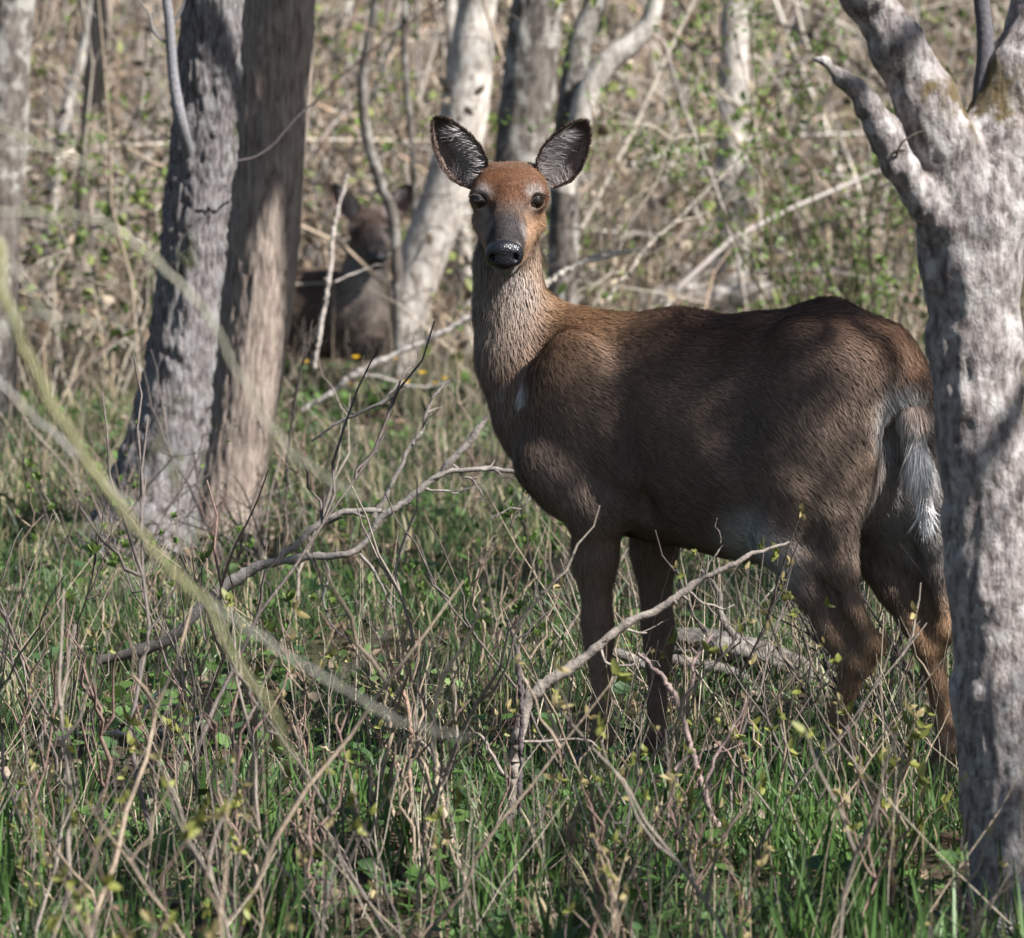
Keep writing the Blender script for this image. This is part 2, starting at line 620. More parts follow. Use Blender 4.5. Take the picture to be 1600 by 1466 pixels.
# trunk
fd.ell(B(0.13, 0, 0.655), (0.29, 0.145, 0.205), BAX, 0.04)
fd.ell(B(-0.06, 0, 0.625), (0.26, 0.158, 0.205), BAX, 0.05)
fd.ell(B(0.33, 0, 0.645), (0.125, 0.105, 0.165), BAX, 0.05)
fd.chain([B(0.33, 0, 0.815), B(0.12, 0, 0.806), B(-0.06, 0, 0.795), B(-0.19, 0, 0.826), B(-0.29, 0, 0.80), B(-0.345, 0, 0.76)], [0.052, 0.062, 0.074, 0.074, 0.062, 0.045], 0.06)
for s in (1, -1):
    fd.ell(B(0.29, s * 0.097, 0.675), (0.10, 0.050, 0.175), BAX, 0.028)              # shoulder blade
    fd.cone(B(0.345, s * 0.090, 0.60), B(0.235, s * 0.098, 0.515), 0.064, 0.050, 0.025)  # upper arm
    q = 0.0 if s > 0 else -0.075
    fd.ell(B(-0.195 + q * 0.3, s * 0.065, 0.745), (0.135, 0.07, 0.125), BAX, 0.04)              # hip
    fd.ell(B(-0.198 + q, s * 0.083, 0.635), (0.118, 0.062, 0.19), BAX, 0.035)             # thigh
    fd.cone(B(-0.17 + q, s * 0.09, 0.56), B(-0.142 + q * 0.7, s * 0.105, 0.485), 0.068, 0.053, 0.03)  # towards the stifle
    fd.ell(B(-0.155, s * 0.085, 0.835), (0.035, 0.02, 0.03), BAX, 0.04)              # point of the hip
    fd.ell(B(-0.055, s * 0.198, 0.70), (0.05, 0.05, 0.10), BAX, 0.05, True)       # flank hollow before the thigh
    fd.ell(B(0.165, s * 0.178, 0.68), (0.022, 0.04, 0.12), BAX, 0.04, True)      # groove behind the shoulder
    fd.ell(B(0.140, s * 0.135, 0.515), (0.026, 0.040, 0.05), BAX, 0.025, True)       # hollow behind the elbow
# near hind leg
fd.chain([B(-0.152, 0.105, 0.47), B(-0.205, 0.10, 0.38), B(-0.245, 0.099, 0.305), B(-0.283, 0.098, 0.258)], [0.046, 0.027, 0.0205, 0.021], 0.018)
fd.chain([B(-0.245, 0.09, 0.53), B(-0.268, 0.096, 0.42), B(-0.290, 0.097, 0.355), B(-0.330, 0.098, 0.29)], [0.046, 0.020, 0.0155, 0.0155], 0.015)
fd.chain([B(-0.262, 0.098, 0.43), B(-0.20, 0.1, 0.45)], [0.018, 0.03], 0.03)
for q in np.linspace(0, 1, 11):                                    # thin skin between tendon and shin
    fd.cone(B(np.interp(q, [0, 0.55, 1], [-0.262, -0.288, -0.318]), 0.093, 0.43 - 0.13 * q), B(np.interp(q, [0, 0.6, 1], [-0.20, -0.235, -0.262]), 0.093, 0.41 - 0.125 * q), 0.0075, 0.0085, 0.008)
fd.cone(B(-0.333, 0.098, 0.287), B(-0.305, 0.098, 0.255), 0.021, 0.024, 0.02)
fd.chain([B(-0.296, 0.098, 0.25), B(-0.265, 0.098, 0.16), B(-0.245, 0.098, 0.085), B(-0.225, 0.098, 0.05)], [0.024, 0.0165, 0.0205, 0.017], 0.015)
fd.chain([B(-0.225, 0.098, 0.05), B(-0.205, 0.098, 0.02)], [0.017, 0.02], 0.015)
fd.cone(B(-0.262, 0.108, 0.07), B(-0.266, 0.108, 0.058), 0.008, 0.007, 0.008)
# far hind leg
fd.chain([B(-0.20, -0.105, 0.48), B(-0.285, -0.10, 0.37), B(-0.342, -0.098, 0.275)], [0.049, 0.029, 0.021], 0.02)
fd.chain([B(-0.35, -0.09, 0.53), B(-0.372, -0.096, 0.41), B(-0.390, -0.098, 0.305)], [0.045, 0.021, 0.016], 0.02)
fd.chain([B(-0.35, -0.098, 0.41), B(-0.28, -0.1, 0.45)], [0.012, 0.032], 0.03)
for q in np.linspace(0, 1, 11):
    fd.cone(B(-0.368 - 0.02 * q, -0.096, 0.43 - 0.12 * q), B(-0.285 - 0.05 * q, -0.096, 0.42 - 0.12 * q), 0.0075, 0.0085, 0.008)
fd.cone(B(-0.386, -0.098, 0.298), B(-0.357, -0.098, 0.262), 0.021, 0.024, 0.02)
fd.chain([B(-0.357, -0.098, 0.258), B(-0.38, -0.098, 0.16), B(-0.395, -0.098, 0.085), B(-0.38, -0.098, 0.05)], [0.024, 0.0165, 0.0205, 0.017], 0.015)
fd.chain([B(-0.38, -0.098, 0.05), B(-0.36, -0.098, 0.02)], [0.017, 0.02], 0.015)
# near front leg
fd.chain([B(0.245, 0.09, 0.515), B(0.25, 0.088, 0.42), B(0.245, 0.086, 0.30), B(0.242, 0.086, 0.265)], [0.05, 0.037, 0.0235, 0.025], 0.03)
fd.chain([B(0.242, 0.086, 0.265), B(0.238, 0.086, 0.225), B(0.236, 0.086, 0.14), B(0.236, 0.086, 0.08), B(0.25, 0.086, 0.045)], [0.025, 0.020, 0.0155, 0.0195, 0.016], 0.015)
fd.chain([B(0.25, 0.086, 0.045), B(0.265, 0.086, 0.02)], [0.016, 0.019], 0.015)
# far front leg
fd.chain([B(0.22, -0.085, 0.53), B(0.213, -0.085, 0.42), B(0.205, -0.085, 0.28), B(0.202, -0.085, 0.235)], [0.048, 0.038, 0.025, 0.025], 0.03)
fd.chain([B(0.202, -0.085, 0.235), B(0.203, -0.085, 0.20), B(0.205, -0.085, 0.13), B(0.207, -0.085, 0.075), B(0.22, -0.085, 0.042)], [0.025, 0.020, 0.0155, 0.0195, 0.016], 0.015)
fd.chain([B(0.22, -0.085, 0.042), B(0.235, -0.085, 0.02)], [0.016, 0.019], 0.015)
# neck
fd.chain([P(796, 345, 12.165), P(792, 412, 12.18), P(797, 482, 12.20), P(812, 560, 12.20), P(842, 640, 12.18)], [0.049, 0.048, 0.056, 0.071, 0.089], 0.045)
fd.cone(P(815, 500, 12.26), B(0.29, 0, 0.80), 0.055, 0.062, 0.05)
# head
fd.ell(P(796, 297, 12.095), (0.060, 0.080, 0.043), None, 0.02)
fd.cone(P(772, 286, 12.11), P(820, 285, 12.11), 0.034, 0.034, 0.02)
fd.cone(P(764, 300, 12.055), P(828, 299, 12.055), 0.030, 0.030, 0.02)
for s in (-1, 1):
    fd.ell(P(795 + s * 37, 311, 12.055), (0.027, 0.036, 0.026), None, 0.015)
    fd.cone(P(795 + s * 30, 345, 12.09), P(790 + s * 11, 388, 11.965), 0.031, 0.018, 0.025)
fd.cone(P(794, 322, 12.045), P(789, 382, 11.945), 0.040, 0.0245, 0.02)
fd.ell(P(787.5, 397, 11.93), (0.031, 0.03, 0.025), None, 0.012)
fd.cone(P(795, 372, 12.12), P(789, 410, 11.955), 0.046, 0.021, 0.025)
fd.ell(P(788, 421, 11.94), (0.017, 0.018, 0.011), None, 0.008)
for s in (-1, 1):                                               # eye sockets, corner hollows
    fd.ell(P(795 + s * 46, 314, 12.022), (0.014, 0.016, 0.014), None, 0.008, True)
    fd.ell(P(794 + s * 31, 330, 12.005), (0.009, 0.01, 0.012), None, 0.012, True)
dV, dQ = fd.mesh()
del fd
dN = vert_normals(dV, dQ)

# colours, lie of the hair and length of the hair, by place on the body
BODY, BACK = (0.132, 0.095, 0.075), (0.092, 0.055, 0.037)
RUFOUS, THROAT, WHITE = (0.098, 0.043, 0.021), (0.29, 0.232, 0.195), (0.72, 0.70, 0.68)
LEG, HOCK, BELLY = (0.19, 0.13, 0.095), (0.225, 0.138, 0.08), (0.44, 0.41, 0.38)
cpts = [  # point, colour, sigma
    (B(0.30, 0, 0.88), (0.15, 0.083, 0.042), 0.07), (B(0.1, 0, 0.87), BACK, 0.07), (B(-0.08, 0, 0.87), BACK, 0.07), (B(-0.25, 0, 0.88), BACK, 0.08), (B(-0.36, 0, 0.83), (0.13, 0.07, 0.04), 0.05),
    (B(0.36, 0.1, 0.76), (0.19, 0.105, 0.055), 0.07), (B(0.28, 0.13, 0.72), BODY, 0.07), (B(0.3, 0.14, 0.6), (0.165, 0.122, 0.096), 0.07), (B(0.12, 0.15, 0.74), (0.135, 0.09, 0.065), 0.07),
    (B(0.08, 0.15, 0.6), BODY, 0.08), (B(-0.1, 0.16, 0.66), BODY, 0.09), (B(-0.28, 0.13, 0.7), (0.15, 0.108, 0.084), 0.09), (B(-0.27, 0.14, 0.55), (0.18, 0.13, 0.098), 0.08),
    (B(-0.1, 0.04, 0.42), BELLY, 0.05), (B(-0.14, 0.08, 0.44), (0.42, 0.40, 0.38), 0.035), (B(-0.085, 0.13, 0.462), (0.36, 0.345, 0.33), 0.034), (B(0.05, 0, 0.43), (0.2, 0.16, 0.13), 0.06), (B(0.12, -0.15, 0.6), BODY, 0.12), (B(-0.28, -0.13, 0.65), BODY, 0.10),
    (B(-0.36, 0.03, 0.70), WHITE, 0.035), (B(-0.33, 0.08, 0.74), (0.13, 0.085, 0.055), 0.03), (B(-0.33, 0.01, 0.58), (0.46, 0.43, 0.41), 0.045), (B(-0.33, -0.03, 0.5), (0.30, 0.28, 0.26), 0.06), (B(-0.33, 0.09, 0.62), (0.19, 0.115, 0.065), 0.03),
    (B(0.25, 0.1, 0.42), LEG, 0.06), (B(0.24, 0.09, 0.25), LEG, 0.06), (B(0.24, 0.09, 0.08), LEG, 0.06), (B(0.21, -0.09, 0.42), LEG, 0.06), (B(0.2, -0.09, 0.24), LEG, 0.06), (B(0.2, -0.09, 0.07), LEG, 0.06),
    (B(-0.22, 0.11, 0.38), LEG, 0.05), (B(-0.29, 0.10, 0.29), (0.22, 0.145, 0.092), 0.04), (B(-0.34, 0.10, 0.30), HOCK, 0.028), (B(-0.27, 0.1, 0.17), (0.24, 0.15, 0.09), 0.05), (B(-0.245, 0.11, 0.085), (0.5, 0.47, 0.44), 0.014), (B(-0.22, 0.1, 0.05), LEG, 0.03),
    (B(-0.30, -0.09, 0.40), LEG, 0.05), (B(-0.37, -0.09, 0.28), HOCK, 0.04), (B(-0.38, -0.09, 0.16), HOCK, 0.05), (B(-0.39, -0.09, 0.06), LEG, 0.04),
    (P(790, 470, 12.13), THROAT, 0.035), (P(790, 520, 12.12), THROAT, 0.035), (P(815, 450, 12.13), (0.36, 0.30, 0.265), 0.02), (P(745, 480, 12.18), (0.19, 0.145, 0.118), 0.03), (P(840, 490, 12.2), (0.24, 0.16, 0.10), 0.03), (P(870, 520, 12.2), (0.2, 0.11, 0.058), 0.04),
    (P(790, 590, 12.1), (0.20, 0.15, 0.12), 0.045), (P(822, 600, 12.08), WHITE, 0.010), (P(822, 572, 12.09), (0.38, 0.31, 0.26), 0.012), (P(770, 606, 12.11), WHITE, 0.010), (P(800, 650, 12.1), (0.17, 0.128, 0.1), 0.045),
    (P(850, 700, 12.05), (0.17, 0.125, 0.098), 0.06), (P(742, 400, 12.15), (0.19, 0.155, 0.13), 0.03), (P(846, 400, 12.15), (0.33, 0.24, 0.18), 0.025), (P(800, 432, 12.1), (0.36, 0.32, 0.29), 0.02),
    (P(800, 268, 12.04), RUFOUS, 0.03), (P(770, 280, 12.03), RUFOUS, 0.025), (P(825, 280, 12.03), (0.12, 0.06, 0.033), 0.025), (P(797, 300, 12.01), (0.09, 0.04, 0.021), 0.02), (P(797, 252, 12.1), (0.13, 0.075, 0.05), 0.02), (P(800, 270, 12.18), (0.13, 0.08, 0.05), 0.05),
    (P(795, 332, 12.0), (0.062, 0.045, 0.038), 0.017), (P(791, 360, 11.96), (0.034, 0.029, 0.028), 0.018), (P(790, 380, 11.93), (0.026, 0.023, 0.023), 0.014), (P(812, 335, 12.0), (0.13, 0.085, 0.06), 0.01), (P(775, 335, 12.0), (0.10, 0.07, 0.055), 0.01),
    (P(810, 362, 11.98), (0.24, 0.205, 0.19), 0.008), (P(770, 358, 11.98), (0.2, 0.18, 0.17), 0.008), (P(830, 298, 12.02), (0.36, 0.33, 0.31), 0.0075), (P(842, 297, 12.02), (0.33, 0.30, 0.28), 0.0075), (P(752, 297, 12.02), (0.38, 0.35, 0.33), 0.0085), (P(762, 300, 12.01), (0.30, 0.26, 0.23), 0.007),
    (P(840, 330, 12.02), (0.25, 0.20, 0.17), 0.009), (P(826, 325, 12.0), (0.28, 0.24, 0.22), 0.008), (P(750, 333, 12.02), (0.28, 0.25, 0.23), 0.009), (P(836, 352, 12.04), (0.21, 0.125, 0.075), 0.018), (P(828, 382, 12.02), (0.29, 0.185, 0.115), 0.018), (P(752, 358, 12.04), (0.18, 0.13, 0.10), 0.018), (P(757, 385, 12.02), (0.26, 0.19, 0.14), 0.018),
    (P(788, 427, 11.93), (0.20, 0.185, 0.175), 0.010), (P(805, 424, 11.95), (0.34, 0.32, 0.30), 0.008), (P(768, 422, 11.96), (0.2, 0.185, 0.17), 0.008), (P(808, 392, 11.93), (0.45, 0.40, 0.37), 0.006), (P(765, 392, 11.93), (0.3, 0.27, 0.25), 0.006),
]
strong = [(B(-0.085, 0.13, 0.455), (0.38, 0.365, 0.35), 0.032), (B(-0.12, 0.10, 0.435), (0.40, 0.385, 0.37), 0.03), (P(822, 602, 12.085), WHITE, 0.0075), (P(820, 616, 12.085), WHITE, 0.0065), (P(770, 606, 12.11), (0.5, 0.48, 0.46), 0.008), (B(-0.345, 0.045, 0.725), WHITE, 0.02), (B(-0.345, 0.04, 0.68), WHITE, 0.02)]
cpts += strong * 5
cP, cC, cS = [a[0] for a in cpts], [a[1] for a in cpts], [a[2] for a in cpts]
dn = nrm
fl_ = lambda a, c_, b_: a * fx + c_ * lx + b_ * zx
fpts = [
    (B(0.3, 0, 0.88), fl_(-1, 0, -0.1), 0.1), (B(0, 0, 0.87), fl_(-1, 0, -0.12), 0.12), (B(-0.25, 0, 0.88), fl_(-1, 0, -0.2), 0.1), (B(-0.38, 0, 0.78), fl_(-0.4, 0, -1), 0.07),
    (B(0.3, 0.13, 0.68), fl_(-0.7, 0, -0.7), 0.09), (B(0.32, 0.12, 0.56), fl_(-0.5, 0.1, -0.8), 0.07), (B(0.1, 0.15, 0.68), fl_(-1, 0, -0.45), 0.1), (B(0.05, 0.12, 0.5), fl_(-1, 0, -0.15), 0.09), (B(-0.1, 0.15, 0.6), fl_(-0.9, 0, -0.5), 0.1),
    (B(-0.28, 0.13, 0.72), fl_(-0.8, 0, -0.75), 0.09), (B(-0.27, 0.13, 0.58), fl_(-0.75, 0, -0.8), 0.08), (B(-0.2, 0.11, 0.46), fl_(-0.5, 0, -0.9), 0.06), (B(0, 0, 0.42), fl_(-1, 0, 0), 0.1),
    (B(0.24, 0.1, 0.35), fl_(-0.1, 0, -1), 0.1), (B(0.24, 0.1, 0.1), fl_(0, 0, -1), 0.1), (B(0.2, -0.1, 0.35), fl_(-0.1, 0, -1), 0.1), (B(0.2, -0.1, 0.1), fl_(0, 0, -1), 0.1), (B(-0.28, 0.1, 0.3), fl_(-0.3, 0, -1), 0.08), (B(-0.27, 0.1, 0.12), fl_(0, 0, -1), 0.1),
    (B(-0.35, -0.1, 0.3), fl_(-0.2, 0, -1), 0.1), (B(-0.38, -0.1, 0.12), fl_(0, 0, -1), 0.1), (B(-0.3, -0.1, 0.65), fl_(-0.6, 0, -0.8), 0.12), (B(0.1, -0.15, 0.65), fl_(-0.9, 0, -0.5), 0.15),
    (P(790, 450, 12.12), np.array([0, 0.1, -1.0]), 0.06), (P(795, 540, 12.1), np.array([0.06, 0.1, -1.0]), 0.07), (P(850, 520, 12.2), np.array([0.75, 0.1, -0.7]), 0.06), (P(800, 640, 12.1), np.array([0.15, 0, -1.0]), 0.07), (P(745, 420, 12.2), np.array([0, 0.3, -0.9]), 0.05),
    (P(790, 385, 11.94), np.array([0, 0.6, 0.8]), 0.03), (P(795, 330, 12.0), np.array([0, 0.5, 0.85]), 0.04), (P(797, 285, 12.03), np.array([0, 0.5, 0.85]), 0.04), (P(797, 255, 12.12), np.array([0, 1, 0.1]), 0.04),
    (P(835, 350, 12.04), np.array([0.3, 0.9, -0.1]), 0.03), (P(755, 350, 12.04), np.array([-0.3, 0.9, -0.1]), 0.03), (P(830, 390, 12.05), np.array([0.1, 0.8, -0.4]), 0.03), (P(757, 390, 12.05), np.array([-0.1, 0.8, -0.4]), 0.03), (P(788, 428, 11.95), np.array([0, 1, -0.4]), 0.02),
]
lpts = [(B(0.0, 0, 0.65), 0.021, 0.3), (B(-0.25, 0.1, 0.6), 0.036, 0.1), (B(-0.38, 0, 0.66), 0.04, 0.05), (B(0.24, 0.09, 0.3), 0.010, 0.1), (B(0.24, 0.09, 0.1), 0.008, 0.1), (B(0.2, -0.09, 0.3), 0.010, 0.1), (B(0.2, -0.09, 0.1), 0.008, 0.1), (B(-0.3, 0.09, 0.27), 0.010, 0.07), (B(-0.25, 0.09, 0.1), 0.009, 0.08),
        (B(-0.37, -0.09, 0.27), 0.010, 0.07), (B(-0.38, -0.09, 0.1), 0.009, 0.08), (P(790, 480, 12.14), 0.034, 0.05), (P(795, 560, 12.1), 0.036, 0.05), (P(795, 330, 12.02), 0.0055, 0.045), (P(795, 280, 12.05), 0.008, 0.03), (P(790, 395, 11.94), 0.0035, 0.03), (P(790, 425, 11.95), 0.005, 0.02), (P(820, 603, 12.08), 0.036, 0.02)]
dcol = lambda p: rbf(p, cP, cC, cS)
dflow = lambda p: rbf(p, [a[0] for a in fpts], [a[1] for a in fpts], [a[2] for a in fpts])
dlen = lambda p: rbf(p, [a[0] for a in lpts], [[a[1]] for a in lpts], [a[2] for a in lpts])[:, 0]

doe = thing('deer', BO, 'brown doe standing side-on with its head turned, ears spread', 'deer')
mk('body', dV, dQ, None, M_hide, dcol(dV), True, doe)
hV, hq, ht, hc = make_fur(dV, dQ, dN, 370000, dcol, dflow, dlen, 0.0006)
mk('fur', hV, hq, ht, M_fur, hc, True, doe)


def uvsphere(c, r, axes=None, nu=24, nv=14):
    th = np.linspace(0, math.pi, nv)
    ph = np.linspace(0, 2 * math.pi, nu, endpoint=False)
    T, H = np.meshgrid(th, ph, indexing='ij')
    p = np.stack([np.sin(T) * np.cos(H), np.sin(T) * np.sin(H), np.cos(T)], -1).reshape(-1, 3) * np.array(r)
    if axes is not None:
        p = p @ np.array(axes)
    idx = np.arange(nu * nv).reshape(nv, nu)
    F = np.stack([idx[:-1], np.roll(idx[:-1], -1, 1), np.roll(idx[1:], -1, 1), idx[1:]], -1).reshape(-1, 4)
    return p + np.array(c), F[:, ::-1]


for s in (-1, 1):
    ec = P(794.5 + s * 42.0, 314.5, 12.040)
    V_, F_ = uvsphere(ec, (0.0162, 0.0162, 0.0148))
    eo = mk('eye', V_, F_, None, M_eye, None, True, doe)
    # lids: a dark rim round the opening, tilted outwards
    out = nrm(np.array([s * 0.62, -0.78, 0.02]))
    sd_ = nrm(np.cross(out, zx))
    up = np.cross(sd_, out)
    a = np.linspace(0, 2 * math.pi, 26)
    ring = ec + np.outer(0.0085 + 0.002 * np.sin(a), out) + np.outer(np.cos(a) * 0.0150, sd_) + np.outer(np.sin(a) * 0.0088 - 0.0012, up)
    V_, F_ = tubes([ring], [np.full(26, 0.0034)], 6)
    mk('eyelid', V_, F_, None, M_lid, None, True, doe).parent = eo
    lash = []
    for k in range(16):
        q = 0.25 + 0.75 * k / 15
        ang = math.pi * (0.2 + 0.75 * k / 15) if s < 0 else math.pi * (0.8 - 0.75 * k / 15)
        b0 = ec + out * 0.010 + sd_ * math.cos(ang) * 0.0155 + up * (math.sin(ang) * 0.0125)
        dr = nrm(out * 0.9 + np.array([s * 0.55, 0, 0]) + up * (0.05 * math.sin(k * 3)))
        lash.append([b0, b0 + dr * 0.008 + up * 0.001, b0 + dr * 0.015 - up * 0.001])
    V_, F_ = tubes(lash, np.tile([0.0007, 0.0005, 0.0001], (16, 1)), 3)
    mk('eyelash', V_, F_, None, M_lid, None, True, doe).parent = eo

# nose pad with nostrils
nf = Field(P(787, 398, 11.93) - np.array([0.06, 0.07, 0.05]), P(787, 398, 11.93) + np.array([0.06, 0.05, 0.05]), 0.0018)
nf.ell(P(787.5, 391, 11.908), (0.0285, 0.019, 0.0185), None, 0.008)
nf.ell(P(787.5, 408, 11.907), (0.0235, 0.016, 0.0165), None, 0.010)
for s in (-1, 1):
    nf.ell(P(787.5 + s * 19, 398, 11.915), (0.0135, 0.016, 0.020), None, 0.008)
for s in (-1, 1):
    nf.ell(P(787.5 + s * 18.5, 403, 11.893), (0.0050, 0.013, 0.0080), None, 0.003, True)
nf.cone(P(787.5, 410, 11.887), P(787.5, 424, 11.893), 0.0015, 0.0015, 0.003, True)
V_, F_ = nf.mesh()
mk('nose', V_, F_, None, M_nose, None, True, doe)


def make_ear(root, base, tip, W, fwd, mirror, seed, hairs=900):
    """a cupped leaf-shaped ear, open side towards fwd"""
    r = np.random.default_rng(seed)
    base, tip = np.array(base), np.array(tip)
    L = np.linalg.norm(tip - base)
    ax = (tip - base) / L
    fwd = nrm(fwd - ax * (fwd @ ax))
    sd_ = np.cross(ax, fwd) * mirror
    ns, ntt = 26, 19
    S, T = np.meshgrid(np.linspace(0, 1, ns), np.linspace(-1, 1, ntt), indexing='ij')

    def surf(S, T, off):
        prof = np.interp(S, [0, 0.08, 0.2, 0.4, 0.6, 0.78, 0.9, 0.97, 1.0], [0.42, 0.66, 0.97, 1.05, 0.92, 0.68, 0.43, 0.21, 0.02])
        wdt = W * prof
        dep = W * 0.85 * prof * (1 - 0.45 * S)
        bend = 0.10 * L * np.sin(S * math.pi * 0.5) ** 2
        p = base + (ax * (S * L)[..., None]) + sd_ * (T * wdt * (1 - 0.08 * T * (T > 0)))[..., None]
        back = dep * (1 - np.abs(T) ** 2.2) + off * (1.0 - 0.6 * np.abs(T) ** 4)
        return p - fwd * back[..., None] + fwd * bend[..., None] * 0.4
    inner = surf(S, T, 0).reshape(-1, 3)
    outer = surf(S, T, 0.005).reshape(-1, 3)
    n = ns * ntt
    idx = np.arange(n).reshape(ns, ntt)
    F = np.stack([idx[:-1, :-1], idx[1:, :-1], idx[1:, 1:], idx[:-1, 1:]], -1).reshape(-1, 4)
    s_, t_ = S.ravel(), T.ravel()
    rim = np.concatenate([idx[:, 0], idx[-1, 1:], idx[::-1, -1][1:]])
    Fr = np.stack([rim[:-1], rim[1:], rim[1:] + n, rim[:-1] + n], -1)
    ci = np.where((t_ < 0.25)[:, None], (0.34, 0.285, 0.265), (0.20, 0.14, 0.12))
    tipd = np.clip((s_ - 0.62) / 0.3, 0, 1)[:, None]
    ci = ci * (1 - tipd) + np.array((0.07, 0.05, 0.042)) * tipd
    edge = np.clip((np.abs(t_) - 0.86) / 0.1, 0, 1)[:, None]
    ci = ci * (1 - edge) + np.array((0.07, 0.048, 0.038)) * edge
    co = np.tile((0.13, 0.085, 0.06), (n, 1)) * (1 - 0.5 * tipd)
    eo = mk('ear', np.vstack([inner, outer]), np.vstack([F, F[:, ::-1] + n, Fr]), None, M_ear, np.vstack([ci, co]), True, root)
    # long pale hair along the inner edge and the foot of the ear, short dark hair elsewhere
    m = hairs
    sS = np.concatenate([r.uniform(0.05, 0.75, m), r.uniform(0.02, 0.32, m // 2), r.uniform(0.0, 1.0, m), r.uniform(0, 1, 2 * m)])
    sT = np.concatenate([r.uniform(-0.92, -0.1, m), r.uniform(-0.6, 0.9, m // 2), r.uniform(-1, 1, m), np.sign(r.uniform(-1, 1, 2 * m)) * r.uniform(0.9, 1.0, 2 * m)])
    kind = np.concatenate([np.zeros(m), np.zeros(m // 2), np.ones(m), 2 * np.ones(2 * m)])
    p = surf(sS, sT, 0)
    tot = len(p)
    inward = sd_[None, :] * (-np.sign(sT))[:, None]
    d = np.where((kind == 0)[:, None], inward * 0.7 + ax * 0.35 + fwd * 0.5, np.where((kind == 1)[:, None], ax * 0.8 + fwd * 0.3, ax * 0.8 - inward * 0.35 + fwd * 0.15))
    d = nrm(d + r.normal(0, 0.25, (tot, 3)))
    Lh = np.where(kind == 0, 0.026, np.where(kind == 1, 0.008, 0.007)) * r.uniform(0.5, 1.2, tot) * (W / 0.04)
    w_ = np.where(kind == 0, 0.00042, 0.0006)
    sdv = nrm(np.cross(d, fwd[None] + r.normal(0, 0.4, (tot, 3))))
    mid = p + d * (Lh * 0.55)[:, None] + ax * (Lh * 0.06)[:, None]
    tp = p + d * Lh[:, None] + ax * (Lh * 0.22)[:, None]
    Vh = np.stack([p - sdv * w_[:, None], p + sdv * w_[:, None], mid + sdv * w_[:, None] * 0.7, mid - sdv * w_[:, None] * 0.7, tp], 1).reshape(-1, 3)
    b0 = np.arange(tot) * 5
    col = np.where((kind == 0)[:, None], (0.40, 0.365, 0.35), np.where((kind == 1)[:, None], np.where((sS > 0.6)[:, None], (0.06, 0.04, 0.035), (0.16, 0.11, 0.095)), (0.085, 0.058, 0.045)))
    col = col * r.uniform(0.7, 1.25, (tot, 1))
    ho = mk('ear_hair', Vh, np.stack([b0, b0 + 1, b0 + 2, b0 + 3], -1), np.stack([b0 + 3, b0 + 2, b0 + 4], -1), M_fur, np.repeat(col, 5, 0), True, root)
    ho.parent = eo
    return eo


make_ear(doe, P(747, 290, 12.10), P(682, 184, 12.09), 0.0425, np.array([-0.25, -0.95, 0.05]), -1, 5)
make_ear(doe, P(853, 289, 12.10), P(915, 190, 12.09), 0.0425, np.array([0.22, -0.95, 0.05]), 1, 6)

# tail: brown above, long white fringe
tf = Field(B(-0.42, 0, 0.6) - 0.32, B(-0.42, 0, 0.6) + 0.32, 0.004)
tp_ = [B(-0.31, 0, 0.79), B(-0.343, 0.005, 0.772), B(-0.365, 0.01, 0.71), B(-0.378, 0.01, 0.63), B(-0.39, 0.005, 0.55)]
tf.chain(tp_, [0.03, 0.028, 0.021, 0.015, 0.006], 0.02)
V_, Q_ = tf.mesh()
N_ = vert_normals(V_, Q_)
tcpts = [(B(-0.36, 0.03, 0.80), (0.15, 0.075, 0.036)), (B(-0.40, 0.01, 0.78), (0.24, 0.11, 0.042)), (B(-0.39, 0.03, 0.75), (0.22, 0.105, 0.045)), (B(-0.42, 0, 0.74), (0.24, 0.115, 0.05)), (B(-0.41, 0.03, 0.68), (0.50, 0.46, 0.43)), (B(-0.41, -0.03, 0.70), (0.72, 0.70, 0.69)), (B(-0.41, 0, 0.62), (0.66, 0.64, 0.62)), (B(-0.41, 0, 0.56), (0.74, 0.72, 0.71)), (B(-0.36, 0.04, 0.69), (0.7, 0.68, 0.66))]
tcol = lambda p: rbf(p, [a[0] for a in tcpts], [a[1] for a in tcpts], [0.035] * len(tcpts))
tflow = lambda p: np.tile(-zx - 0.12 * fx, (len(p), 1))
tlen = lambda p: np.where(p[:, 2] > 0.70, 0.045, 0.075)
tV, tq, tt_, tcc = make_fur(V_, Q_, N_, 14000, tcol, tflow, tlen, 0.0008, 9, 0.05, 0.08)
a_ = Acc()
a_.add(V_, Q_, None, tcol(V_))
a_.add(tV, tq, tt_, tcc)
a_.build('tail', M_fur, doe)

# hooves: two claws each
for (u, v, dz) in ((0.272, 0.086, 0), (0.242, -0.085, 0), (-0.198, 0.098, 0), (-0.353, -0.098, 0)):
    ac = Acc()
    for s in (-1, 1):
        st = np.linspace(0, 1, 7)
        pts = np.array([B(u - 0.012 + 0.05 * q, v + s * 0.0115, 0.036 * (1 - q) ** 0.8 + 0.004) for q in st])
        V_, F_ = tubes([pts], [np.interp(st, [0, 0.5, 0.85, 1], [0.016, 0.0145, 0.009, 0.001])], 10)
        V_[:, 2] = np.maximum(V_[:, 2], 0.0)
        ac.add(V_, F_, None, (0.035, 0.03, 0.027))
    ac.build('hoof', M_hoof, doe)


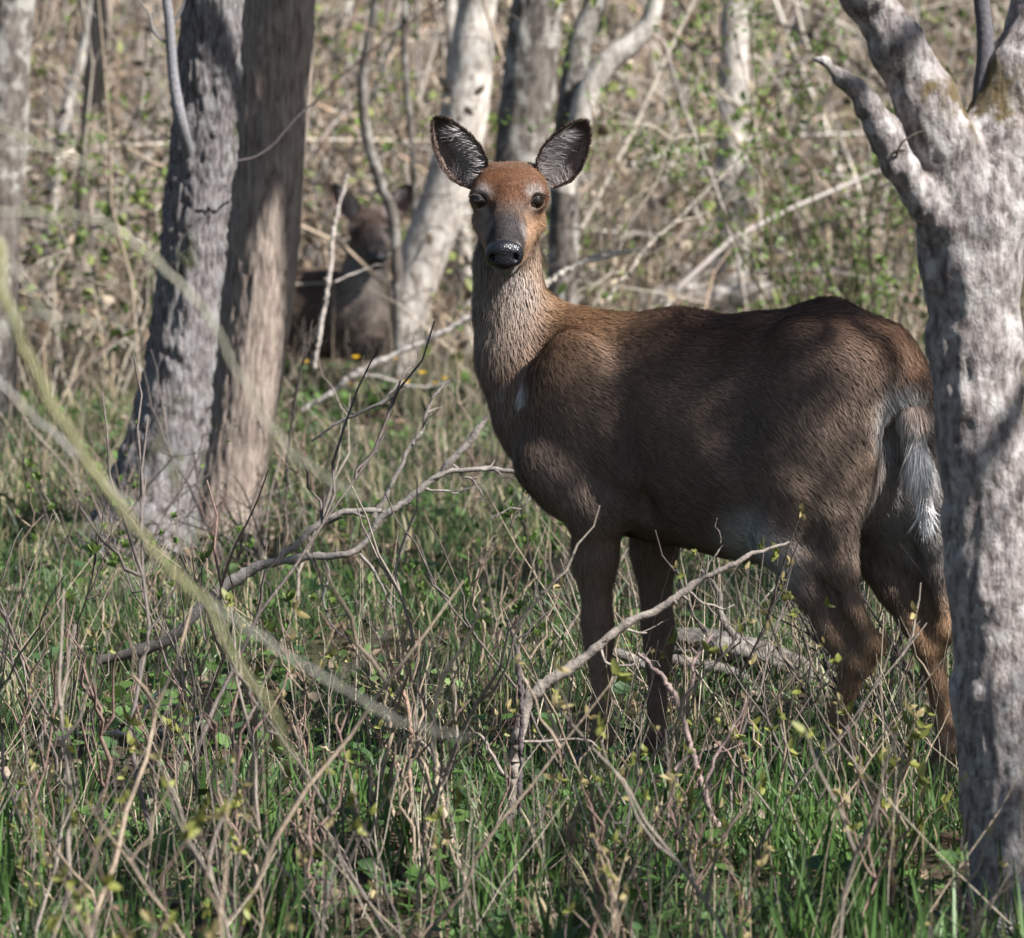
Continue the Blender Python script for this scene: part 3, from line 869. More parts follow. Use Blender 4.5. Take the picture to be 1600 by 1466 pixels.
# ------------------------------------------------------------------ the deer bedded down behind the trunks
Y2 = 22.4
f2 = Field(P(455, 560, Y2) - np.array([0.15, 0.55, 0.08]), P(660, 260, Y2) + np.array([0.05, 0.55, 0.08]), 0.007)
q2 = lambda px, py, dy=0.0: P(px, py, Y2 + dy)
f2.ell(q2(500, 490, 0.15), (0.24, 0.20, 0.155), None, 0.05)
f2.ell(q2(560, 500, 0.0), (0.15, 0.16, 0.14), None, 0.05)
f2.cone(q2(470, 530, 0.0), q2(585, 540, -0.12), 0.05, 0.045, 0.03)
f2.cone(q2(560, 540, -0.1), q2(615, 545, -0.25), 0.04, 0.03, 0.03)
f2.chain([q2(565, 490, -0.05), q2(568, 440, -0.05), q2(573, 385, -0.04)], [0.11, 0.075, 0.062], 0.04)
f2.ell(q2(578, 352, -0.06), (0.062, 0.085, 0.055), None, 0.02)
f2.cone(q2(580, 362, -0.1), q2(590, 400, -0.22), 0.048, 0.03, 0.02)
f2.cone(q2(577, 380, -0.05), q2(590, 410, -0.2), 0.046, 0.024, 0.02)
for s in (-1, 1):
    f2.ell(q2(579 + s * 22, 360, -0.1), (0.026, 0.034, 0.026), None, 0.015)
V2, Q2 = f2.mesh()
N2 = vert_normals(V2, Q2)
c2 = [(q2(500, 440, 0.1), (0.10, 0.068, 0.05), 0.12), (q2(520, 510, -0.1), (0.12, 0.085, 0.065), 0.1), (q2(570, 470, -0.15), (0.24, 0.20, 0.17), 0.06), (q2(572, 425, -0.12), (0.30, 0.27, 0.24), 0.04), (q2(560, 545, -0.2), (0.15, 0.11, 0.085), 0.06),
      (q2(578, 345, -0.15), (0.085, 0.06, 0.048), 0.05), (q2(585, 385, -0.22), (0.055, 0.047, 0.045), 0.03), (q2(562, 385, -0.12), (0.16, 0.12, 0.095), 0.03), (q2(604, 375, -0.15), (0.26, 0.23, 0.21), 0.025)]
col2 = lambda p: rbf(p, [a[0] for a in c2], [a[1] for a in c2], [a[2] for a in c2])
bed = thing('deer', (P(520, 545, Y2)[0], Y2, float(ground(P(520, 545, Y2)[0], Y2))), 'dark deer lying down in the brush between the tree trunks', 'deer')
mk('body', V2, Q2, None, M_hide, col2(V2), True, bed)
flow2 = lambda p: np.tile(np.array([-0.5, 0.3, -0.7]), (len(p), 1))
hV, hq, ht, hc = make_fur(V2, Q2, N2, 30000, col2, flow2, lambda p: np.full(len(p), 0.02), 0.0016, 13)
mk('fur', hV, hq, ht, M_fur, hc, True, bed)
make_ear(bed, q2(556, 345, -0.03), q2(520, 288, -0.03), 0.045, np.array([-0.3, -0.9, 0.1]), -1, 15, 250)
make_ear(bed, q2(604, 345, -0.03), q2(642, 288, -0.03), 0.045, np.array([0.3, -0.9, 0.1]), 1, 16, 250)
for s in (-1, 1):
    V_, F_ = uvsphere(q2(579 + s * 23, 361, -0.125), (0.016, 0.016, 0.015), None, 14, 8)
    mk('eye', V_, F_, None, M_eye, None, True, bed)
V_, F_ = uvsphere(q2(590, 404, -0.245), (0.031, 0.02, 0.024), None, 16, 10)
mk('nose', V_, F_, None, M_nose, None, True, bed)


# ------------------------------------------------------------------ trees
def px_path(pts, Y):
    """(px, py, half width in px [, Y]) -> x, y, z, r"""
    out = []
    for p in pts:
        yy = p[3] if len(p) > 3 else Y
        out.append([*P(p[0], p[1], yy), p[2] * yy / FPX])
    return np.array(out)


def trunk_mesh(path, step=0.012, m=64, amp=0.004, freq=26.0, stretch=5.0, lump=0.006, flare=None, moss=None, seed=0, zfine=2.0):
    """path (k,4) x y z r, bottom to top; bark relief is real geometry"""
    L = np.concatenate([[0], np.cumsum(np.linalg.norm(np.diff(path[:, :3], axis=0), axis=1))])
    K = max(int(L[-1] / step), 12)
    fine = resample(path, K)
    keep = [0]
    for i in range(1, K):
        if fine[i, 2] < zfine or i - keep[-1] >= 12 or i == K - 1:
            keep.append(i)
    c = fine[keep]
    K = len(c)
    V, F = tubes([c[:, :3]], [np.maximum(c[:, 3], 0.002)], m)
    V = V.reshape(K, m, 3)
    rad = nrm(V - c[:, None, :3])
    th = np.arange(m) * 2 * math.pi / m
    s = np.concatenate([[0], np.cumsum(np.linalg.norm(np.diff(c[:, :3], axis=0), axis=1))])
    r0 = c[:, 3].mean()
    q = np.stack([np.cos(th)[None] * r0 * freq + 0 * s[:, None], np.sin(th)[None] * r0 * freq + 0 * s[:, None], s[:, None] * freq / stretch + 0 * th[None]], -1)
    warp = (fbm(q * 0.5, 2, seed + 50) - 0.5) * 1.6
    q = q + warp[..., None]
    rid = 1 - np.abs(2 * vnoise(q, seed) - 1)
    rid2 = 1 - np.abs(2 * vnoise(q * 2.1 + 9, seed + 1) - 1)
    d = amp * (1.2 * (0.6 - rid) + 0.5 * (0.6 - rid2)) + lump * (fbm(q * 0.22, 2, seed + 7) - 0.5) * 2
    d = d * np.clip(c[:, 3] / 0.03, 0.1, 1)[:, None]
    if flare is not None:
        zb = c[0, 2]
        for (ang, am, hgt, wid) in flare:
            d = d + am * np.exp(-(c[:, 2] - zb) / hgt)[:, None] * np.maximum(np.cos(th - ang)[None], 0) ** wid
    V = V + rad * d[..., None]
    col = np.zeros((K, m, 3))
    if moss is not None:
        col[..., 0] = moss(V, q)
    return V.reshape(-1, 3), F, col.reshape(-1, 3), c


def branch_set(rg, start, direc, length, r, depth, out, droop=0.0, K=7):
    d = nrm(np.array(direc, float))
    p = np.array(start, float)
    pts = [p.copy()]
    for i in range(K - 1):
        d = nrm(d + rg.normal(0, 0.13, 3) + np.array([0, 0, 0.05 - droop]))
        p = p + d * length / (K - 1)
        pts.append(p.copy())
    pts = np.array(pts)
    rr = r * np.linspace(1, 0.28 if depth > 0 else 0.12, K)
    out.append((depth, pts, rr))
    if depth > 0:
        for _ in range(rg.integers(4, 7)):
            i = rg.integers(1, K)
            t = nrm(pts[min(i + 1, K - 1)] - pts[i - 1])
            dd = nrm(t * 0.7 + rg.normal(0, 0.6, 3))
            branch_set(rg, pts[i], dd, length * rg.uniform(0.4, 0.65), rr[i] * 0.6, depth - 1, out, droop, K)


def limbs_for(root, spine, zlist, rg, mat, length=1.5, col=(0.2, 0.17, 0.15), depth=2):
    """bare limbs with their twigs, each limb a part of the tree"""
    for z in zlist:
        i = int(np.argmin(np.abs(spine[:, 2] - z)))
        a = rg.uniform(0, 2 * math.pi)
        o = []
        branch_set(rg, spine[i, :3], (math.cos(a), math.sin(a), rg.uniform(0.3, 1.0)), length * rg.uniform(0.7, 1.2), spine[i, 3] * 0.5, depth, o)
        ac = Acc()
        for dpt in range(depth + 1):
            ps = [x for x in o if x[0] == dpt]
            if ps:
                V, F = tubes([x[1] for x in ps], [x[2] for x in ps], 7 if dpt == depth else 4 if dpt else 3)
                ac.add(V, F, None, col)
        ac.build('limb', mat, root)


def extend(path, top=5.5, rtop=0.03, rg=None, straight=0.5):
    """carry a trunk on above the picture"""
    rg = rg or np.random.default_rng(1)
    d = nrm(path[-1, :3] - path[-2, :3])
    p, r = path[-1, :3].copy(), path[-1, 3]
    out = [*path]
    while p[2] < top:
        d = nrm(d * 1.0 + np.array([rg.normal(0, 0.06), rg.normal(0, 0.06), straight * 0.25]))
        p = p + d * 0.55
        r = max(r * 0.93, rtop)
        out.append(np.array([*p, r]))
    return np.array(out)


def ground_foot(path, sink=0.06):
    """make sure the trunk's foot is in the soil"""
    g = float(ground(path[0, 0], path[0, 1]))
    path = path.copy()
    if path[0, 2] > g - sink:
        path = np.vstack([[path[0, 0], path[0, 1], g - sink, path[0, 3]], path]) if path[0, 2] - (g - sink) > 0.05 else path
        path[0, 2] = g - sink
    return path


def tree(label, pts, Y, mat, seed, amp=0.004, freq=26, stretch=5, lump=0.006, flare=None, moss=None, top=5.5, nl=5, m=64, step=0.012, llen=1.5, ext=True, group=None, name='tree', limb_from=1.9):
    rg = np.random.default_rng(seed)
    path = px_path(pts, Y)
    path = ground_foot(path)
    if ext:
        path = extend(path, top, 0.02, rg)
    V, F, col, c = trunk_mesh(path, step, m, amp, freq, stretch, lump, flare, moss, seed)
    t = thing(name, (path[0, 0], path[0, 1], path[0, 2]), label, 'tree', group)
    mk('trunk', V, F, None, mat, col, True, t)
    if nl:
        zt = c[-1, 2]
        limbs_for(t, c, np.linspace(limb_from, zt - 0.3, nl), rg, M_twig, llen, depth=1)
    return t, c


# (moss grows low on the damp trunks)
moss_low = lambda V, q: np.clip((fbm(V * 9, 3, 3) - 0.62) * 4, 0, 1) * np.clip(1.4 - V[..., 2], 0, 1)
# twin trunks at the left
tA, cA = tree('grey furrowed tree trunk with flared foot and a thin side shoot', [(212, 912, 108), (222, 860, 92), (236, 800, 77), (254, 720, 66), (268, 650, 59), (280, 580, 55), (296, 430, 51), (312, 270, 51), (322, 150, 50), (331, 0, 48)], 16.5, M_dark_bark, 11,
     0.0115, 62, 2.6, 0.006, [(3.14, 0.17, 0.15, 3), (4.4, 0.05, 0.14, 4), (0.3, 0.05, 0.12, 4)], lambda V, q: np.clip((fbm(V * 13, 3, 3) - 0.66) * 7, 0, 1) * 0.8, m=120, step=0.009)
sh = px_path([(318, 330, 7, 16.52), (300, 262, 9, 16.46), (284, 195, 10), (272, 130, 9), (267, 70, 8), (263, 20, 8), (252, -60, 6), (240, -200, 5), (225, -420, 3)], 16.38)
V_, F_ = tubes([resample(sh, 40)[:, :3]], [resample(sh, 40)[:, 3]], 10)
V2_, F2_ = tubes([resample(px_path([(266, 68, 4), (250, 60, 3.2), (238, 45, 2.6), (232, 20, 2.2), (215, 0, 2)], 16.38), 14)[:, :3], resample(px_path([(268, 40, 5), (280, 22, 4), (288, 0, 3.6), (292, -30, 3), (300, -70, 2)], 16.38), 14)[:, :3]], np.tile(np.linspace(0.005, 0.002, 14), (2, 1)), 5)
ac = Acc()
ac.add(V_, F_, None, (0.17, 0.165, 0.17))
ac.add(V2_, F2_, None, (0.15, 0.14, 0.14))
ac.build('shoot', M_twig, tA)
tw = px_path([(370, 252, 2.2), (398, 246, 2.2), (425, 228, 2), (445, 205, 2), (470, 178, 1.8), (490, 160, 1.5), (505, 140, 1)], 16.35)
V_, F_ = tubes([resample(tw, 24)[:, :3]], [resample(tw, 24)[:, 3]], 5)
mk('twig', V_, F_, None, M_twig, np.tile((0.10, 0.085, 0.08), (len(V_), 1)), True, tA)
tree('smooth tan tree trunk standing close behind the grey furrowed trunk', [(338, 850, 66), (350, 800, 56), (368, 700, 54), (385, 600, 55), (404, 450, 57), (420, 250, 58), (428, 100, 59), (433, 0, 59)], 17.05, M_tan_bark, 12,
     0.0060, 85, 5.0, 0.006, [(0.2, 0.04, 0.12, 4), (4.6, 0.04, 0.1, 4)], None, m=110, step=0.010)
# leaning pale tree behind the head
tree('pale smooth tree leaning over beside the lying deer', [(603, 620, 40), (610, 595, 36), (632, 500, 37), (662, 400, 38), (700, 300, 38), (722, 200, 37), (735, 100, 35), (748, 0, 32)], 22.9, M_pale_bark, 13, 0.0020, 30, 2.5, 0.010, None, lambda V, q: np.clip((fbm(V * 16, 3, 9) - 0.6) * 6, 0, 1) * np.clip((V[..., 2] - 1.05) * 6, 0, 0.9), m=64, step=0.014)
tree('mottled dark grey tree trunk rising behind the head of the doe', [(792, 610, 46), (798, 400, 42), (812, 260, 40), (828, 120, 41), (842, 0, 40)], 21.0, M_mottled_bark, 14, 0.006, 40, 3, 0.010, None, moss_low, m=64, step=0.014)
tD, cD = tree('slim dark trunk forking off beside the mottled tree, with a pale arching limb', [(872, 600, 24), (880, 400, 24), (884, 260, 23), (893, 150, 21), (908, 60, 20), (934, -10, 18)], 20.6, M_mottled_bark, 15, 0.004, 40, 3, 0.006, None, None, m=40, step=0.016, nl=3)
lm = px_path([(880, 300, 17), (900, 215, 17), (918, 145, 17), (948, 100, 17), (985, 70, 16), (1012, 40, 14), (1024, 0, 13), (1030, -60, 11), (1020, -160, 8)], 20.5)
V_, F_, cl, _ = trunk_mesh(lm, 0.014, 28, 0.002, 40, 3, 0.004, None, None, 21)
mk('limb', V_, F_, None, M_pale_bark, cl, True, tD)
tree('thin pale trunk seen between the leaning tree and the neck of the doe', [(727, 590, 13), (726, 450, 13), (722, 330, 12), (716, 180, 12), (705, 40, 11), (702, -20, 10)], 24.0, M_pale_bark, 16, 0.002, 40, 3, 0.004, None, None, m=28, step=0.02, nl=2)
tree('pale peeling trunk standing behind the fallen log', [(1142, 520, 29), (1143, 440, 28), (1143, 300, 26), (1146, 150, 24), (1150, 0, 23)], 25.6, M_pale_bark, 17, 0.005, 24, 2, 0.010, None, lambda V, q: np.clip((fbm(V * 8, 3, 19) - 0.62) * 6, 0, 0.6), m=40, step=0.018, nl=4)
tree('broad grey trunk at the edge of the brush, left of the twin trunks', [(-18, 620, 48), (-12, 420, 44), (0, 220, 42), (12, 60, 40), (18, -10, 40)], 20.0, M_mottled_bark, 18, 0.006, 40, 3, 0.010, None, moss_low, m=56, step=0.016)
tree('slim brownish trunk behind the twin trunks, beside a pale crooked one', [(118, 560, 17), (126, 420, 16), (138, 250, 16), (150, 100, 17), (162, 0, 17)], 23.5, M_tan_bark, 19, 0.003, 40, 5, 0.006, None, None, m=32, step=0.02, nl=3)
tree('slim pale crooked trunk bending across a brownish one', [(70, 460, 10), (88, 260, 11), (106, 165, 10), (122, 105, 9), (138, 50, 9), (144, 0, 9)], 24.2, M_pale_bark, 20, 0.002, 40, 3, 0.004, None, None, m=24, step=0.02, nl=2)
tree('thin dark winding sapling over the head of the lying deer', [(622, 480, 8), (615, 345, 8), (594, 285, 8), (572, 205, 8), (567, 130, 8), (577, 60, 8), (586, 0, 7)], 21.8, M_mottled_bark, 22, 0.002, 50, 3, 0.003, None, None, m=16, step=0.02, nl=2, top=4, llen=0.8)
tree('thin straight dark sapling beside the leaning pale tree', [(648, 430, 5), (645, 250, 5), (634, 120, 5), (632, 0, 5)], 23.2, M_mottled_bark, 23, 0.001, 50, 3, 0.002, None, None, m=12, step=0.03, nl=2, top=3.5, llen=0.7)
# more trunks of the wood further off
for k, (px, Yt, hw, ln, mt, lb) in enumerate([
        (1015, 33, 13, -12, M_pale_bark, 'far pale trunk rising from the brush beyond the back of the doe'), (1250, 31, 14, 12, M_mottled_bark, 'far dark trunk in the brush beyond the rump of the doe'),
        (215, 34, 17, -20, M_mottled_bark, 'far dark trunk seen just left of the grey furrowed trunk'), (540, 32, 13, 10, M_pale_bark, 'far pale trunk right of the smooth tan trunk'),
        (66, 30, 12, 15, M_mottled_bark, 'far slender dark trunk beside the broad grey trunk'), (1090, 38, 12, 8, M_pale_bark, 'farthest pale trunk beyond the fallen log'), (1400, 30, 18, -15, M_mottled_bark, 'dark trunk in the brush behind the forked tree')]):
    base_y = float(-100 + (CAM_H - float(ground((px - 800) / FPX * Yt, Yt))) / Yt * FPX)
    tree(lb, [(px - ln, base_y + 10, hw * 1.15), (px, base_y - 200, hw), (px + ln, min(base_y - 420, -20), hw * 0.9)], Yt, mt, 40 + k, 0.003, 30, 3, 0.008, None, None, m=24, step=0.04, nl=3)

# the forked tree in front, right
YR = 10.2
R_ = lambda px, py, dy=0.0: P(px, py, YR + dy)
pr = YR / FPX
fr = Field((0.42, YR - 0.34, -0.10), (1.24, YR + 0.36, 1.80), 0.0055)
trk = [(1650, 1640, 150), (1632, 1520, 118), (1606, 1400, 98), (1584, 1250, 90), (1566, 1080, 86), (1554, 900, 80), (1536, 720, 76), (1518, 540, 73), (1512, 420, 76), (1512, 330, 84)]
for a_, b_ in zip(trk[:-1], trk[1:]):
    fr.cone(R_(a_[0] + 4, a_[1]), R_(b_[0] + 4, b_[1]), a_[2] * pr * 0.95, b_[2] * pr * 0.95, 0.02)
for ang, ln in ((2.6, 0.30), (4.2, 0.26), (0.4, 0.3), (5.4, 0.24), (1.4, 0.25)):
    b0 = R_(1632, 1520)
    fr.cone(b0 + np.array([0, 0, 0.06]), np.array([b0[0] + math.cos(ang) * ln, b0[1] + math.sin(ang) * ln, -0.04]), 0.085, 0.03, 0.05)
for seg in ([(1506, 330, 74, 0), (1478, 235, 54, -0.02), (1444, 150, 46, -0.04), (1402, 70, 41, -0.06), (1352, -10, 36, -0.08), (1290, -95, 35, -0.1)],
            [(1535, 320, 82, 0), (1572, 220, 72, 0.03), (1606, 110, 62, 0.05), (1640, 0, 55, 0.07), (1670, -95, 50, 0.09)],
            [(1490, 380, 44, -0.02), (1440, 312, 25, -0.06), (1402, 258, 21, -0.08), (1380, 204, 20, -0.09), (1356, 166, 16, -0.10), (1330, 130, 12, -0.11)],
            [(1332, 132, 12, -0.11), (1312, 118, 8, -0.11), (1288, 94, 5, -0.12), (1270, 92, 3, -0.12)]):
    for a_, b_ in zip(seg[:-1], seg[1:]):
        fr.cone(R_(a_[0], a_[1], a_[3]), R_(b_[0], b_[1], b_[3]), a_[2] * pr, b_[2] * pr, 0.022)
Vr, Qr = fr.mesh()
del fr
Nr = vert_normals(Vr, Qr)
qn = Vr * np.array([42, 42, 15.0])
qn = qn + (fbm(qn * 0.5, 2, 77) - 0.5)[:, None] * 1.6
rid = 1 - np.abs(2 * vnoise(qn, 71) - 1)
Vr = Vr + Nr * (0.0070 * (0.6 - rid) + 0.017 * (fbm(Vr * 11, 2, 73) - 0.5) + 0.004 * (fbm(Vr * 60, 2, 74) - 0.5))[:, None]
mossR = np.zeros((len(Vr), 3))
mossR[:, 0] = np.clip((0.062 - np.linalg.norm((Vr - R_(1530, 140, -0.02)) * np.array([1, 0.5, 1.3]), axis=1)) / 0.035 + 0.6 + 4.5 * (fbm(Vr * 45, 3, 75) - 0.5), 0, 0.85) * np.clip(Nr[:, 2] + 0.9, 0, 1)
tR = thing('tree', (R_(1632, 1520)[0], YR, 0), 'forked lichen-grey tree with a broken side stub, standing before the rump of the doe', 'tree')
mk('trunk', Vr, Qr, None, M_fore_bark, mossR, True, tR)
rgR = np.random.default_rng(5)
for seg in ([(1320, -60, 36, -0.09), (1290, -95, 35, -0.1), (1240, -200, 31, -0.12), (1200, -360, 27, -0.15), (1180, -600, 22, -0.2), (1120, -900, 16, -0.3), (1090, -1300, 10, -0.4)],
            [(1655, -50, 50, 0.08), (1670, -95, 50, 0.09), (1700, -220, 45, 0.12), (1720, -420, 40, 0.15), (1760, -700, 32, 0.2), (1840, -1100, 24, 0.3), (1900, -1700, 14, 0.5)]):
    pth = np.array([[*R_(a[0], a[1], a[3]), a[2] * pr] for a in seg])
    V_, F_, cl, cc_ = trunk_mesh(pth, 0.02, 40, 0.004, 40, 3, 0.008, None, None, 31, zfine=1.75)
    mk('limb', V_, F_, None, M_fore_bark, cl, True, tR)
    o = []
    for z in np.linspace(1.9, cc_[-1, 2] - 0.1, 6):
        i = int(np.argmin(np.abs(cc_[:, 2] - z)))
        a = rgR.uniform(0, 6.28)
        branch_set(rgR, cc_[i, :3], (math.cos(a), math.sin(a), 0.6), 0.9, cc_[i, 3] * 0.45, 2, o)
    ac = Acc()
    for dpt in range(3):
        ps = [x for x in o if x[0] == dpt]
        V_, F_ = tubes([x[1] for x in ps], [x[2] for x in ps], 5 if dpt == 2 else 3)
        ac.add(V_, F_, None, (0.22, 0.19, 0.17))
    ac.build('twigs', M_twig, tR)
for pts in ([(1530, 215, 14, YR + 0.02), (1534, 150, 15), (1540, 80, 14), (1536, 20, 13), (1528, -40, 12), (1522, -120, 10), (1515, -300, 7)],):
    sp = resample(px_path(pts, YR + 0.03), 26)
    V_, F_ = tubes([sp[:, :3]], [sp[:, 3]], 10)
    mk('shoot', V_, F_, None, M_twig, np.tile((0.09, 0.085, 0.09), (len(V_), 1)), True, tR)
for pts in ([(1388, 262, 3, YR - 0.08), (1400, 245, 2.4, YR - 0.11), (1408, 225, 2, YR - 0.12), (1425, 212, 1.8, YR - 0.12), (1442, 205, 1.3, YR - 0.12)], [(1396, 262, 3, YR - 0.08), (1418, 285, 2.6, YR - 0.07), (1430, 300, 2.2, YR - 0.07), (1445, 322, 1.5, YR - 0.08)]):
    q = resample(px_path(pts, YR), 14)
    V_, F_ = tubes([q[:, :3]], [q[:, 3]], 5)
    mk('twig', V_, F_, None, M_twig, np.tile((0.08, 0.065, 0.05), (len(V_), 1)), True, tR)

# bare trees added out of view, between the sun and the clearing, to dapple it
for k, (x, y, r, h_, nl, lb) in enumerate([
        (2.1, 8.3, 0.09, 7.0, 9, 'unseen bare tree added to dapple the clearing, nearest the path'), (4.9, 15.4, 0.12, 8.5, 10, 'unseen bare thick-stemmed tree added to dapple the clearing'), (3.0, 15.8, 0.08, 6.5, 8, 'unseen bare slender tree added to dapple the clearing'),
        (6.2, 10.2, 0.14, 10.0, 11, 'unseen tall bare tree added for dapples, set back from the clearing'), (5.6, 18.5, 0.13, 9.0, 10, 'unseen tall bare tree added for dapples at the edge of the far brush'), (1.5, 6.3, 0.07, 6.0, 9, 'unseen bare young tree added for dapples, close to the path')]):
    rg = np.random.default_rng(90 + k)
    path = np.array([[x, y, float(ground(x, y)) - 0.06, r * 1.4], [x, y, 0.3, r * 1.1], [x + rg.normal(0, 0.1), y + rg.normal(0, 0.1), 1.2, r]])
    path = extend(path, h_, 0.02, rg)
    V, F, col, c = trunk_mesh(path, 0.05, 24, 0.006, 30, 4, 0.01, None, None, 90 + k, zfine=0)
    t = thing('tree', path[0, :3], lb, 'tree', None)
    mk('trunk', V, F, None, M_mottled_bark, col, True, t)
    limbs_for(t, c, np.linspace(1.7, c[-1, 2] - 0.2, nl), rg, M_twig, 2.0, depth=1)

lt = thing('tree', (2.3, 14.1, float(ground(2.3, 14.1)) - 0.05), 'unseen leaning bare tree added to band the tan trunk with shadow', 'tree')  # added out of view; its limbs throw slanting shadow bands on the tan trunk
for nm, pts in (('trunk', [(2.3, 14.1, -0.06, 0.12), (2.2, 14.2, 0.8, 0.105), (1.95, 14.55, 1.8, 0.09), (1.62, 15.0, 2.55, 0.08), (1.42, 15.5, 3.1, 0.07), (1.28, 16.0, 3.6, 0.058), (1.2, 16.6, 4.2, 0.045), (1.1, 17.2, 5.0, 0.025)]),
                ('limb', [(1.62, 15.0, 2.55, 0.05), (1.8, 15.1, 3.5, 0.045), (1.85, 15.4, 4.45, 0.038), (1.75, 16.0, 5.1, 0.03), (1.6, 16.8, 5.6, 0.02)]),
                ('limb', [(1.42, 15.5, 3.1, 0.04), (1.1, 15.3, 3.5, 0.034), (0.8, 15.2, 4.0, 0.026), (0.6, 15.0, 4.6, 0.015)])):
    V_, F_, cl, _ = trunk_mesh(np.array(pts), 0.04, 20, 0.004, 30, 4, 0.008, None, None, 33, zfine=0)
    mk(nm, V_, F_, None, M_mottled_bark, cl, True, lt)

# cedars added out of view, past the right edge, to cast broken shade
def cedar(cx, cy, ctop, n, slope, seed, label):
    rg = np.random.default_rng(seed)
    ct = thing('shade_cedar', (cx, cy, float(ground(cx, cy))), label, 'tree')
    tz = np.linspace(-0.05, ctop, 24)
    V_, F_ = tubes([np.stack([cx + 0.02 * np.sin(tz * 2), cy + 0.02 * np.cos(tz * 1.7), tz], -1)], [np.interp(tz, [0, ctop], [0.06, 0.006])], 12)
    mk('trunk', V_, F_, None, M_tan_bark, np.zeros((len(V_), 3)), True, ct)
    sp_, sr_, LV = [], [], []
    for i in range(n):
        z = ctop - (ctop - 0.5) * rg.random()
        wd = 0.07 + (ctop - z) * slope
        a = rg.uniform(0, 2 * math.pi)
        L = wd * rg.uniform(0.5, 1.2)
        st = np.array([cx, cy, z - 0.1])
        en = st + np.array([math.cos(a) * L, math.sin(a) * L, L * 0.35 + 0.05])
        sp_.append(np.array([st + (en - st) * q + np.array([0, 0, -0.06 * math.sin(q * math.pi)]) for q in np.linspace(0, 1, 5)]))
        sr_.append(np.linspace(0.007, 0.0015, 5))
        k = int(20 + 110 * L)
        q = rg.uniform(0.25, 1.05, k)
        pp = st + (en - st) * q[:, None] + rg.normal(0, 0.04, (k, 3))
        dd = nrm((en - st)[None] * 0.6 / L + rg.normal(0, 0.5, (k, 3)) + np.array([0, 0, 0.3]))
        sdv = nrm(np.cross(dd, rg.normal(0, 1, (k, 3))))
        l_ = rg.uniform(0.05, 0.11, (k, 1))
        LV.append(np.stack([pp, pp + dd * l_ * 0.5 + sdv * 0.011, pp + dd * l_, pp + dd * l_ * 0.5 - sdv * 0.011], 1).reshape(-1, 3))
    V_, F_ = tubes(sp_, sr_, 4)
    mk('branches', V_, F_, None, M_twig, np.tile((0.13, 0.1, 0.08), (len(V_), 1)), True, ct)
    LV = np.vstack(LV)
    mk('foliage', LV, np.arange(len(LV)).reshape(-1, 4), None, M_leaf, np.tile((0.035, 0.06, 0.025), (len(LV), 1)) * np.repeat(rg.uniform(0.6, 1.4, (len(LV) // 4, 1)), 4, 0), True, ct)


HS = np.array([math.sin(SUN_AZ), -math.cos(SUN_AZ)])
at_ = lambda x, y, D: (x + HS[0] * D, y + HS[1] * D)
cedar(*at_(0.30, 12.0, 2.98), 3.82, 60, 0.30, 123, 'young evergreen cedar between the bare trees, level with the doe')
cedar(*at_(0.78, 10.0, 2.7), 3.2, 44, 0.30, 124, 'young evergreen cedar nearest the path')
cedar(*at_(-1.15, 16.2, 4.6), 4.5, 80, 0.26, 125, 'young evergreen cedar beside the bare slender tree')
cedar(*at_(-0.75, 13.5, 3.6), 3.7, 60, 0.20, 132, 'narrow young cedar behind the one level with the doe')
cedar(4.6, 13.0, 5.0, 70, 0.22, 126, 'unseen slim cedar added for shade, close to the thick-stemmed bare tree')
cedar(*at_(-0.55, 22.3, 5.2), 5.75, 80, 0.20, 141, 'slim evergreen cedar standing level with the lying deer')
cedar(*at_(-1.3, 26.5, 6.0), 7.2, 90, 0.24, 142, 'tall evergreen cedar in the brush beyond the leaning tree')
cedar(*at_(1.0, 29.5, 6.0), 7.6, 90, 0.22, 143, 'tallest evergreen cedar, deep in the brush')
cedar(6.0, 21.5, 6.2, 90, 0.26, 127, 'unseen tall cedar added for shade at the edge of the far brush')


# ------------------------------------------------------------------ fallen wood
def log(label, pts, Y, mat, seed, amp=0.006, freq=50, stretch=10, m=40, name='fallen_log', cat='log'):
    path = px_path(pts, Y)
    V, F, col, c = trunk_mesh(path, 0.010, m, amp, freq, stretch, 0.012, None, None, seed, zfine=9)
    K = len(c)
    caps = []
    V = np.vstack([V, c[0, :3], c[-1, :3]])
    n0 = K * m
    for j in range(m):
        caps += [[n0, (j + 1) % m, j], [n0 + 1, (K - 1) * m + j, (K - 1) * m + (j + 1) % m]]
    t = thing(name, (c[K // 2, 0], c[K // 2, 1], float(ground(c[K // 2, 0], c[K // 2, 1]))), label, cat)
    mk('trunk', V, F, np.array(caps), mat, np.vstack([col, np.zeros((2, 3))]), True, t)
    return t, c


log('pale barkless fallen log lying behind the back of the doe', [(1000, 474, 14), (1040, 466, 18), (1090, 463, 19), (1140, 468, 18), (1185, 458, 18), (1225, 453, 14), (1258, 454, 8)], 24.2, M_pale_bark, 61, 0.004)
lg, lc = log('rotting grey log split along the grain behind the legs of the doe', [(1020, 1010, 12), (1060, 1000, 20), (1120, 1008, 26), (1180, 1025, 28), (1240, 1048, 27), (1300, 1075, 25), (1380, 1110, 26), (1470, 1130, 22), (1540, 1140, 16)], 13.35, M_log, 62, 0.012, 44, 12)
for pts in ([(1040, 1030, 10), (1075, 1036, 10), (1130, 1045, 9), (1170, 1060, 5)], [(1010, 1045, 6), (990, 1030, 8), (960, 1020, 8), (930, 1040, 6)], [(1150, 1000, 6), (1130, 960, 5), (1120, 925, 4), (1095, 890, 3)]):
    sp = resample(px_path(pts, 13.2), 22)
    V_, F_ = tubes([sp[:, :3] + (fbm(sp[:, :3] * 30, 2, 4)[:, None] - 0.5) * 0.01], [sp[:, 3]], 8)
    mk('limb', V_, F_, None, M_log, np.zeros((len(V_), 3)), True, lg)


